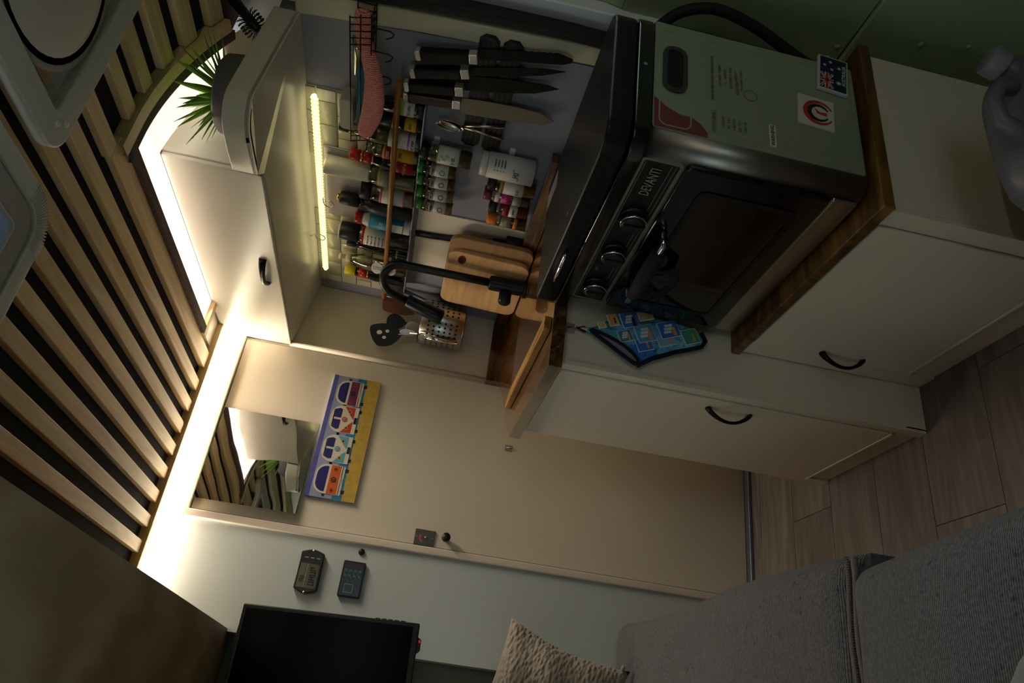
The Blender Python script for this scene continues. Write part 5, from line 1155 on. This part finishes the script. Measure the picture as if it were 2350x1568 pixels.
for z in (1.345, 1.362, 1.379): MB().box(-0.405, -0.402, YD - 0.021, YD - 0.0195, z - 0.005, z + 0.005).build('button', STEELSATIN, t)
for x in (-0.3825, -0.4985): MB().lathe([(0.004, 0), (0.003, -0.002), (0, -0.002)], c=(x, YD - 0.020, 1.3635), n=12, axis='Y').build('screw', CHROME, t)
t = thing('battery_meter', 'black rectangular battery meter with faint green digits on the pale wall', 'meter', (-0.443, YD - 0.01, 1.24))
MB().prism(rrect(-0.4935, -0.3935, 1.2085, 1.2725, 0.004, 3), 'Y', YD - 0.015, YD - 0.0005).build('case', mat('meter_case', '141315', rough=0.35), t, bevel=0.002)
MB().box(-0.489, -0.398, YD - 0.0158, YD - 0.0145, 1.213, 1.268).build('face', mat('meter_face', '2C2A2E', rough=0.25), t)
MG = mat('meter_green', '3E8A78', rough=0.4, emit='2E7A68', estr=0.06)
for i in range(4): print_marks(5, 0.0125, frame((-0.434, YD - 0.0162, 1.2615 - i * 0.0135), (1, 0, 0), (0, 0, 1)), MG, t, 'reading')
ring_prism(MB(), [(-0.482, 1.232), (-0.458, 1.232), (-0.458, 1.258), (-0.482, 1.258)], [(-0.480, 1.234), (-0.460, 1.234), (-0.460, 1.256), (-0.480, 1.256)], 'Y', YD - 0.0164, YD - 0.0158).build('battery_icon', MG, t)

# ================================================================== television
Mt = Matrix.Translation((-0.556, YD - 0.14, 1.264)) @ Matrix.Rotation(-0.030, 4, 'Y')
t = thing('television', 'black flat television on the end wall under the plywood cupboard', 'television', M=Mt)
MB().box(-0.70, 0.0, -0.006, 0.028, -0.232, 0.232).build('case', mat('tv_case', '0E0E0F', rough=0.4), t, local=True, bevel=0.004)
MB().box(-0.690, -0.010, -0.0068, -0.0055, -0.215, 0.222).build('screen', mat('tv_screen', '020202', rough=0.2, spec=0.05), t, local=True)
MB().box(-0.60, -0.10, 0.028, 0.055, -0.16, 0.14).build('back_housing', mat('tv_case', '0E0E0F'), t, local=True, bevel=0.01)
for i in range(5): MB().box(-0.0005, 0.0032, 0.004, 0.020, -0.125 - i * 0.017, -0.112 - i * 0.017).build('side_button', mat('tv_button', '2A2826', rough=0.5), t, local=True, bevel=0.001)
MB().prism([(-0.075, -0.2325), (-0.035, -0.2325), (-0.040, -0.241), (-0.068, -0.241)], 'Y', -0.004, 0.012).build('sensor', BLACK, t, local=True)
MB().box(-0.048, -0.041, -0.0045, -0.0035, -0.2385, -0.2345).build('standby_light', emission('standby_red', 'E02020', 0.25), t, local=True)
MB().box(-0.40, -0.30, 0.055, 0.138, -0.06, 0.06).build('wall_bracket', BLACK, t, local=True)

# ================================================================== bench with cushions
bn = thing('bench', 'wooden bench base along the left side under the grey cushions', 'bench', (-0.9, 1.2, 0))
MB().box(-1.29, -0.505, 0.05, YD - 0.002, 0.0005, 0.30).build('base', mat('bench_ply', 'A89070', rough=0.6), bn)
MB().box(-1.29, -0.495, 0.05, YD - 0.002, 0.3005, 0.318).build('top', PLY, bn)
FAB = bpy.data.materials.new('grey_flecked_fabric'); FAB.use_nodes = True
nt = FAB.node_tree; b_ = nt.nodes['Principled BSDF']; b_.inputs['Roughness'].default_value = 0.95; b_.inputs['Sheen Weight'].default_value = 0.2
tc = nt.nodes.new('ShaderNodeTexCoord'); L = nt.links
n1 = nt.nodes.new('ShaderNodeTexNoise'); n1.inputs['Scale'].default_value = 220; n1.inputs['Detail'].default_value = 4; L.new(tc.outputs['Object'], n1.inputs['Vector'])
v1 = nt.nodes.new('ShaderNodeTexVoronoi'); v1.inputs['Scale'].default_value = 55; L.new(tc.outputs['Object'], v1.inputs['Vector'])
r1 = nt.nodes.new('ShaderNodeValToRGB'); r1.color_ramp.elements[0].color = lin('444549'); r1.color_ramp.elements[1].color = lin('626369'); r1.color_ramp.elements[0].position = 0.35; r1.color_ramp.elements[1].position = 0.65; L.new(n1.outputs['Fac'], r1.inputs[0])
r2 = nt.nodes.new('ShaderNodeValToRGB'); r2.color_ramp.elements[0].color = (0.25, 0.24, 0.24, 1); r2.color_ramp.elements[0].position = 0.12; r2.color_ramp.elements[1].color = (1, 1, 1, 1); r2.color_ramp.elements[1].position = 0.22; L.new(v1.outputs['Distance'], r2.inputs[0])
mk = nt.nodes.new('ShaderNodeTexNoise'); mk.inputs['Scale'].default_value = 18; L.new(tc.outputs['Object'], mk.inputs['Vector'])
rm = nt.nodes.new('ShaderNodeMapRange'); rm.inputs[1].default_value = 0.5; rm.inputs[2].default_value = 0.56; L.new(mk.outputs['Fac'], rm.inputs[0])
mx = nt.nodes.new('ShaderNodeMix'); mx.data_type = 'RGBA'; mx.blend_type = 'MULTIPLY'; L.new(rm.outputs[0], mx.inputs[0]); L.new(r1.outputs[0], mx.inputs[6]); L.new(r2.outputs[0], mx.inputs[7]); L.new(mx.outputs[2], b_.inputs['Base Color'])
wv = nt.nodes.new('ShaderNodeTexWave'); wv.inputs['Scale'].default_value = 95; wv.bands_direction = 'Y'; wv.inputs['Distortion'].default_value = 1.0; L.new(tc.outputs['Object'], wv.inputs['Vector'])
ad = nt.nodes.new('ShaderNodeMath'); L.new(wv.outputs['Fac'], ad.inputs[0]); L.new(n1.outputs['Fac'], ad.inputs[1])
bp = nt.nodes.new('ShaderNodeBump'); bp.inputs['Strength'].default_value = 0.55; bp.inputs['Distance'].default_value = 0.002; L.new(ad.outputs[0], bp.inputs['Height']); L.new(bp.outputs[0], b_.inputs['Normal'])
def cushion(label, x0, x1, y0, y1, z0, z1, bulge=0.014, wav=0.008):
    t = thing('seat_cushion', label, 'cushion', ((x0 + x1) / 2, (y0 + y1) / 2, z0), group='grey bench cushions')
    NX, NY = 26, 30; mb = MB(); r = 0.05
    prof = [(0.0, z0)] + [(-r * 0.0, z0 + 0.02)]
    def edge(u):   # 0..1 -> coordinates with rounded ends, denser near edges
        return 0.5 - 0.5 * math.cos(math.pi * u)
    random.seed(int(y0 * 100)); ph = [random.uniform(0, 6.28) for _ in range(4)]
    def top(u, v):
        a, b = edge(u), edge(v); x = x0 + (x1 - x0) * a; y = y0 + (y1 - y0) * b
        dx_ = min(a, 1 - a) * (x1 - x0); dy_ = min(b, 1 - b) * (y1 - y0)
        f = lambda d_: 1 - (1 - min(d_ / r, 1)) ** 2
        zz = z0 + (z1 - z0) * (0.62 + 0.38 * math.sqrt(max(0, f(dx_) * f(dy_)))) + bulge * math.sin(math.pi * a) * math.sin(math.pi * b) + wav * math.sin(9 * y + ph[0]) * math.sin(7 * x + ph[1]) * min(1, dx_ / 0.1)
        out = 0.012 * math.sin(math.pi * b)
        return (x + wav * math.sin(6.5 * y + ph[2]) * a, y, zz)
    mb.surf(top, NX, NY)
    def skirt(u, v):
        s = u * 4; i = int(min(3, math.floor(s))); q = s - i
        a, b = ((edge(q), 0), (1, edge(q)), (1 - edge(q), 1), (0, 1 - edge(q)))[i]
        ax = {0: (q, 0.0), 1: (1.0, q), 2: (1 - q, 1.0), 3: (0.0, 1 - q)}[i]
        p = top(*ax)
        return (p[0], p[1], p[2] * v + z0 * (1 - v))
    mb.surf(skirt, 4 * 29 + 1, 4)
    mb.build('cover', FAB, t, weld=True)
    return t, top
XE = -0.468
t1, top1 = cushion('grey flecked bench cushion under the knitted pillow', -1.28, XE + 0.014, 1.059, YD - 0.012, 0.319, 0.452)
t2, top2 = cushion('grey flecked bench cushion nearest the camera in the lower corner', -1.28, XE - 0.012, 0.10, 1.055, 0.319, 0.466, wav=0.012)
PIP = mat('cushion_piping', '6A6664', rough=0.95, bump=0.8, bscale=500)
for tt, yy, zz in ((t1, 1.068, 0.440), (t2, 1.044, 0.445)):
    MB().tube([(-1.27 + i * (XE + 1.262) / 24, yy, zz + 0.003 * math.sin(i)) for i in range(25)], 0.0055, n=8).build('piping', PIP, tt)
sti = MB()
for i in range(110):
    x = -0.90 + i * 0.0039; sti.tube([(x, 1.050, 0.4475), (x + 0.0008, 1.060, 0.4475)], 0.0007, n=4)
o = sti.build('stitching', mat('stitch_dark', '3A3634', rough=0.9), t1); o['kind'] = 'stuff'

# knitted pillow propped on the end of the bench
KN = bpy.data.materials.new('chunky_knit'); KN.use_nodes = True
nt = KN.node_tree; b_ = nt.nodes['Principled BSDF']; b_.inputs['Roughness'].default_value = 0.95; b_.inputs['Base Color'].default_value = lin('8F867A'); b_.inputs['Sheen Weight'].default_value = 0.2
tc = nt.nodes.new('ShaderNodeTexCoord'); vo = nt.nodes.new('ShaderNodeTexVoronoi'); vo.inputs['Scale'].default_value = 70; vo.feature = 'SMOOTH_F1'
mp = nt.nodes.new('ShaderNodeMapping'); mp.inputs['Rotation'].default_value = (0, 0.5, 0.3); mp.inputs['Scale'].default_value = (1, 1, 1.8)
bp = nt.nodes.new('ShaderNodeBump'); bp.inputs['Strength'].default_value = 1.0; bp.inputs['Distance'].default_value = 0.008; bp.invert = True
nt.links.new(tc.outputs['Object'], mp.inputs[0]); nt.links.new(mp.outputs[0], vo.inputs['Vector']); nt.links.new(vo.outputs['Distance'], bp.inputs['Height']); nt.links.new(bp.outputs[0], b_.inputs['Normal'])
Mp = Matrix.Translation((-0.810, 2.045, 0.528)) @ Matrix.Rotation(math.radians(-8), 4, 'Z') @ Matrix.Rotation(math.radians(-16), 4, 'X') @ Matrix.Rotation(math.radians(15), 4, 'Y')
t = thing('knitted_pillow', 'beige chunky-knit pillow standing at the end of the bench', 'pillow', M=Mp)
pw = MB(); W_, H_ = 0.222, 0.170
def pil(side):
    def f(u, v):
        a, b = 2 * u - 1, 2 * v - 1
        pin = 1 - 0.10 * (1 - abs(a) ** 2) * abs(b) ** 3; pin2 = 1 - 0.10 * (1 - abs(b) ** 2) * abs(a) ** 3
        th = 0.062 * (max(0, (1 - a * a) * (1 - b * b))) ** 0.42
        wr = 0.010 * math.sin(5 * a + 3 * b) * (1 - a * a) + 0.006 * math.sin(9 * b - 4 * a)
        e = max(0, (1 - a * a) * (1 - b * b)) ** 0.3
        return (a * W_ * pin2, side * th + wr * e, H_ + b * H_ * pin)
    return f
pw.surf(pil(-1), 34, 34); pw.surf(pil(1), 34, 34)
pw.build('cover', KN, t, local=True, weld=True)
MB().lathe([(0.0, -0.006), (0.006, -0.004), (0.008, 0), (0.006, 0.004), (0, 0.006)], c=(0.222, -0.002, 0.02), n=12).build('pompom', KN, t, local=True)

# ================================================================== roof vents
t = thing('roof_fan', 'white square roof vent with round fan in the slatted ceiling', 'vent', (0.14, 0.82, 1.80))
def flange(x0, x1, y0, y1, r, iw, z0, z1, m, parent, name):
    mb = MB(); ring_prism(mb, rrect(x0, x1, y0, y1, r, 6), rrect(x0 + iw, x1 - iw, y0 + iw, y1 - iw, max(0.012, r - iw), 6), 'Z', z0, z1)
    return mb.build(name, m, parent, bevel=0.004)
flange(-0.068, 0.345, 0.600, 1.018, 0.045, 0.052, 1.789, 1.812, VENT, t, 'flange')
fr = MB(); oA = rrect(-0.018, 0.295, 0.650, 0.968, 0.02, 6); n = len(oA)
cxy = (0.135, 0.806)
inner = []
for p in oA:
    a = math.atan2(p[1] - cxy[1], p[0] - cxy[0]); inner.append((cxy[0] + 0.158 * math.cos(a), cxy[1] + 0.158 * math.sin(a)))
fr.v = [(p[0], p[1], 1.806) for p in oA] + [(p[0], p[1], 1.828) for p in inner]
fr.f = [[i, (i + 1) % n, n + (i + 1) % n, n + i] for i in range(n)]; fr.sm = [True] * n; fr.mi = [0] * n
fr.build('funnel', VENT, t)
MB().lathe([(0.150, 0.0), (0.160, 0.0), (0.160, 0.036), (0.150, 0.036), (0.150, 0.0)], c=(cxy[0], cxy[1], 1.794), n=40).build('fan_ring', mat('vent_grey', 'A6A196', rough=0.45), t)
MB().lathe([(0.002, 0.0), (0.06, 0.002), (0.11, 0.006), (0.138, 0.011), (0.149, 0.018)], c=(cxy[0], cxy[1], 1.782), n=40).build('dome_cover', mat('vent_dome', 'E6DDD2', rough=0.35), t)
for (x, y) in ((-0.030, 0.975), (-0.012, 0.995), (0.300, 0.99), (-0.045, 0.70)):
    MB().lathe([(0.0055, 0), (0.005, -0.0025), (0.0, -0.003)], c=(x, y, 1.789), n=12).build('screw', VENT, t)
MB().prism([(0.02, 0.905), (0.045, 0.93), (0.045, 0.905)], 'Z', 1.80, 1.835).build('latch', VENT, t, bevel=0.002)

t = thing('roof_light', 'white rounded skylight frame with ribbed corner beside the roof fan', 'skylight', (-0.33, 0.84, 1.80))
flange(-0.560, -0.128, 0.60, 1.085, 0.075, 0.032, 1.785, 1.812, VENT, t, 'frame')
flange(-0.527, -0.161, 0.634, 1.052, 0.050, 0.042, 1.790, 1.806, mat('vent_inner', 'B4B2AC', rough=0.4), t, 'inner_frame')
flange(-0.484, -0.204, 0.677, 1.009, 0.012, 0.008, 1.787, 1.812, mat('vent_lip', 'D0D4D8', rough=0.3), t, 'glass_lip')
MB().box(-0.478, -0.210, 0.683, 1.003, 1.822, 1.826).build('pane', clear('skylight_glass', 'A8B4C4', gloss=0.3), t)
for i in range(26):
    a = math.radians(-8 + 106 * i / 25); c0 = (-0.203, 1.010)
    p0 = (c0[0] + 0.044 * math.cos(a), c0[1] + 0.044 * math.sin(a), 1.7855); p1 = (c0[0] + 0.074 * math.cos(a), c0[1] + 0.074 * math.sin(a), 1.7845)
    MB().tube([p0, p1], 0.0017, n=5).build('rib', mat('vent_rib', 'C4C2BE', rough=0.4), t)

# ================================================================== water jug in front of the oven cabinet
JUG = mat('milky_plastic', '6C6B74', rough=0.35, spec=0.4)
t = thing('water_jug', 'milky white plastic water jug with screw cap beside the oven cabinet', 'jug', (0.10, 0.62, 0))
jb = MB(); prof = [(0.0005, 0.001), (0.93, 0.001), (1.0, 0.02), (1.0, 0.27), (0.97, 0.33), (0.90, 0.375), (0.72, 0.405), (0.4, 0.418), (0.1, 0.42)]
prof = [(a, b * 0.93) for a, b in prof]
NJ = 44
for s, z in prof:
    for j in range(NJ):
        a = 2 * math.pi * j / NJ; ca, sa = math.cos(a), math.sin(a); e = 0.45
        jb.v.append((0.085 + 0.135 * s * math.copysign(abs(ca) ** e, ca) + (0.055 * (1 - s) if z > 0.1 else 0), 0.625 + 0.105 * s * math.copysign(abs(sa) ** e, sa), z))
for i in range(len(prof) - 1):
    for j in range(NJ): jb.f.append([i * NJ + j, i * NJ + (j + 1) % NJ, (i + 1) * NJ + (j + 1) % NJ, (i + 1) * NJ + j]); jb.sm.append(True); jb.mi.append(0)
jb.f.append([(len(prof) - 1) * NJ + j for j in range(NJ)]); jb.sm.append(True); jb.mi.append(0)
jb.build('body', JUG, t)
nx_ = frame((0.168, 0.625, 0.385), (0.92, 0.15, -0.36), (0, 1, 0))
MB().lathe([(0.018, -0.03), (0.018, 0.016), (0.016, 0.018)], n=24).xf(nx_).build('neck', JUG, t)
MB().lathe([(0.022, 0.016), (0.024, 0.019), (0.024, 0.040), (0.020, 0.044), (0.002, 0.044)], n=28).xf(nx_).build('cap', mat('cap_plastic', '807F86', rough=0.4), t, bevel=0.001)
MB().tube([(0.135, 0.625, 0.375), (0.125, 0.625, 0.418), (0.09, 0.625, 0.434), (0.055, 0.625, 0.428), (0.035, 0.625, 0.380)], [0.012, 0.011, 0.011, 0.011, 0.012], n=12).build('handle', JUG, t)

# pale fabric bundle on the bench, just reaching into the corner of the frame
bl = MB()
def bun(u, v):
    a = 2 * math.pi * u; r = math.sin(v * math.pi / 2)
    w = 1 + 0.06 * math.sin(3 * a + 1)
    return (-0.80 + 0.17 * w * r * math.cos(a), 0.60 + 0.17 * w * r * math.sin(a), 0.496 + 0.045 * math.sqrt(max(0, 1 - r ** 4)) + 0.004 * math.sin(5 * a) * r)
bl.surf(bun, 36, 10, closed_u=True)
bl.surf(lambda u, v: (-0.80 + 0.165 * math.cos(2 * math.pi * u) * v, 0.60 + 0.165 * math.sin(2 * math.pi * u) * v, 0.494), 36, 2, closed_u=True)
tag(bl.build('folded_blanket', mat('pale_grey_fabric', '84868A', rough=0.95, bump=0.2, bscale=200)), 'pale grey fabric bundle at the lowest corner of the bench', 'blanket')
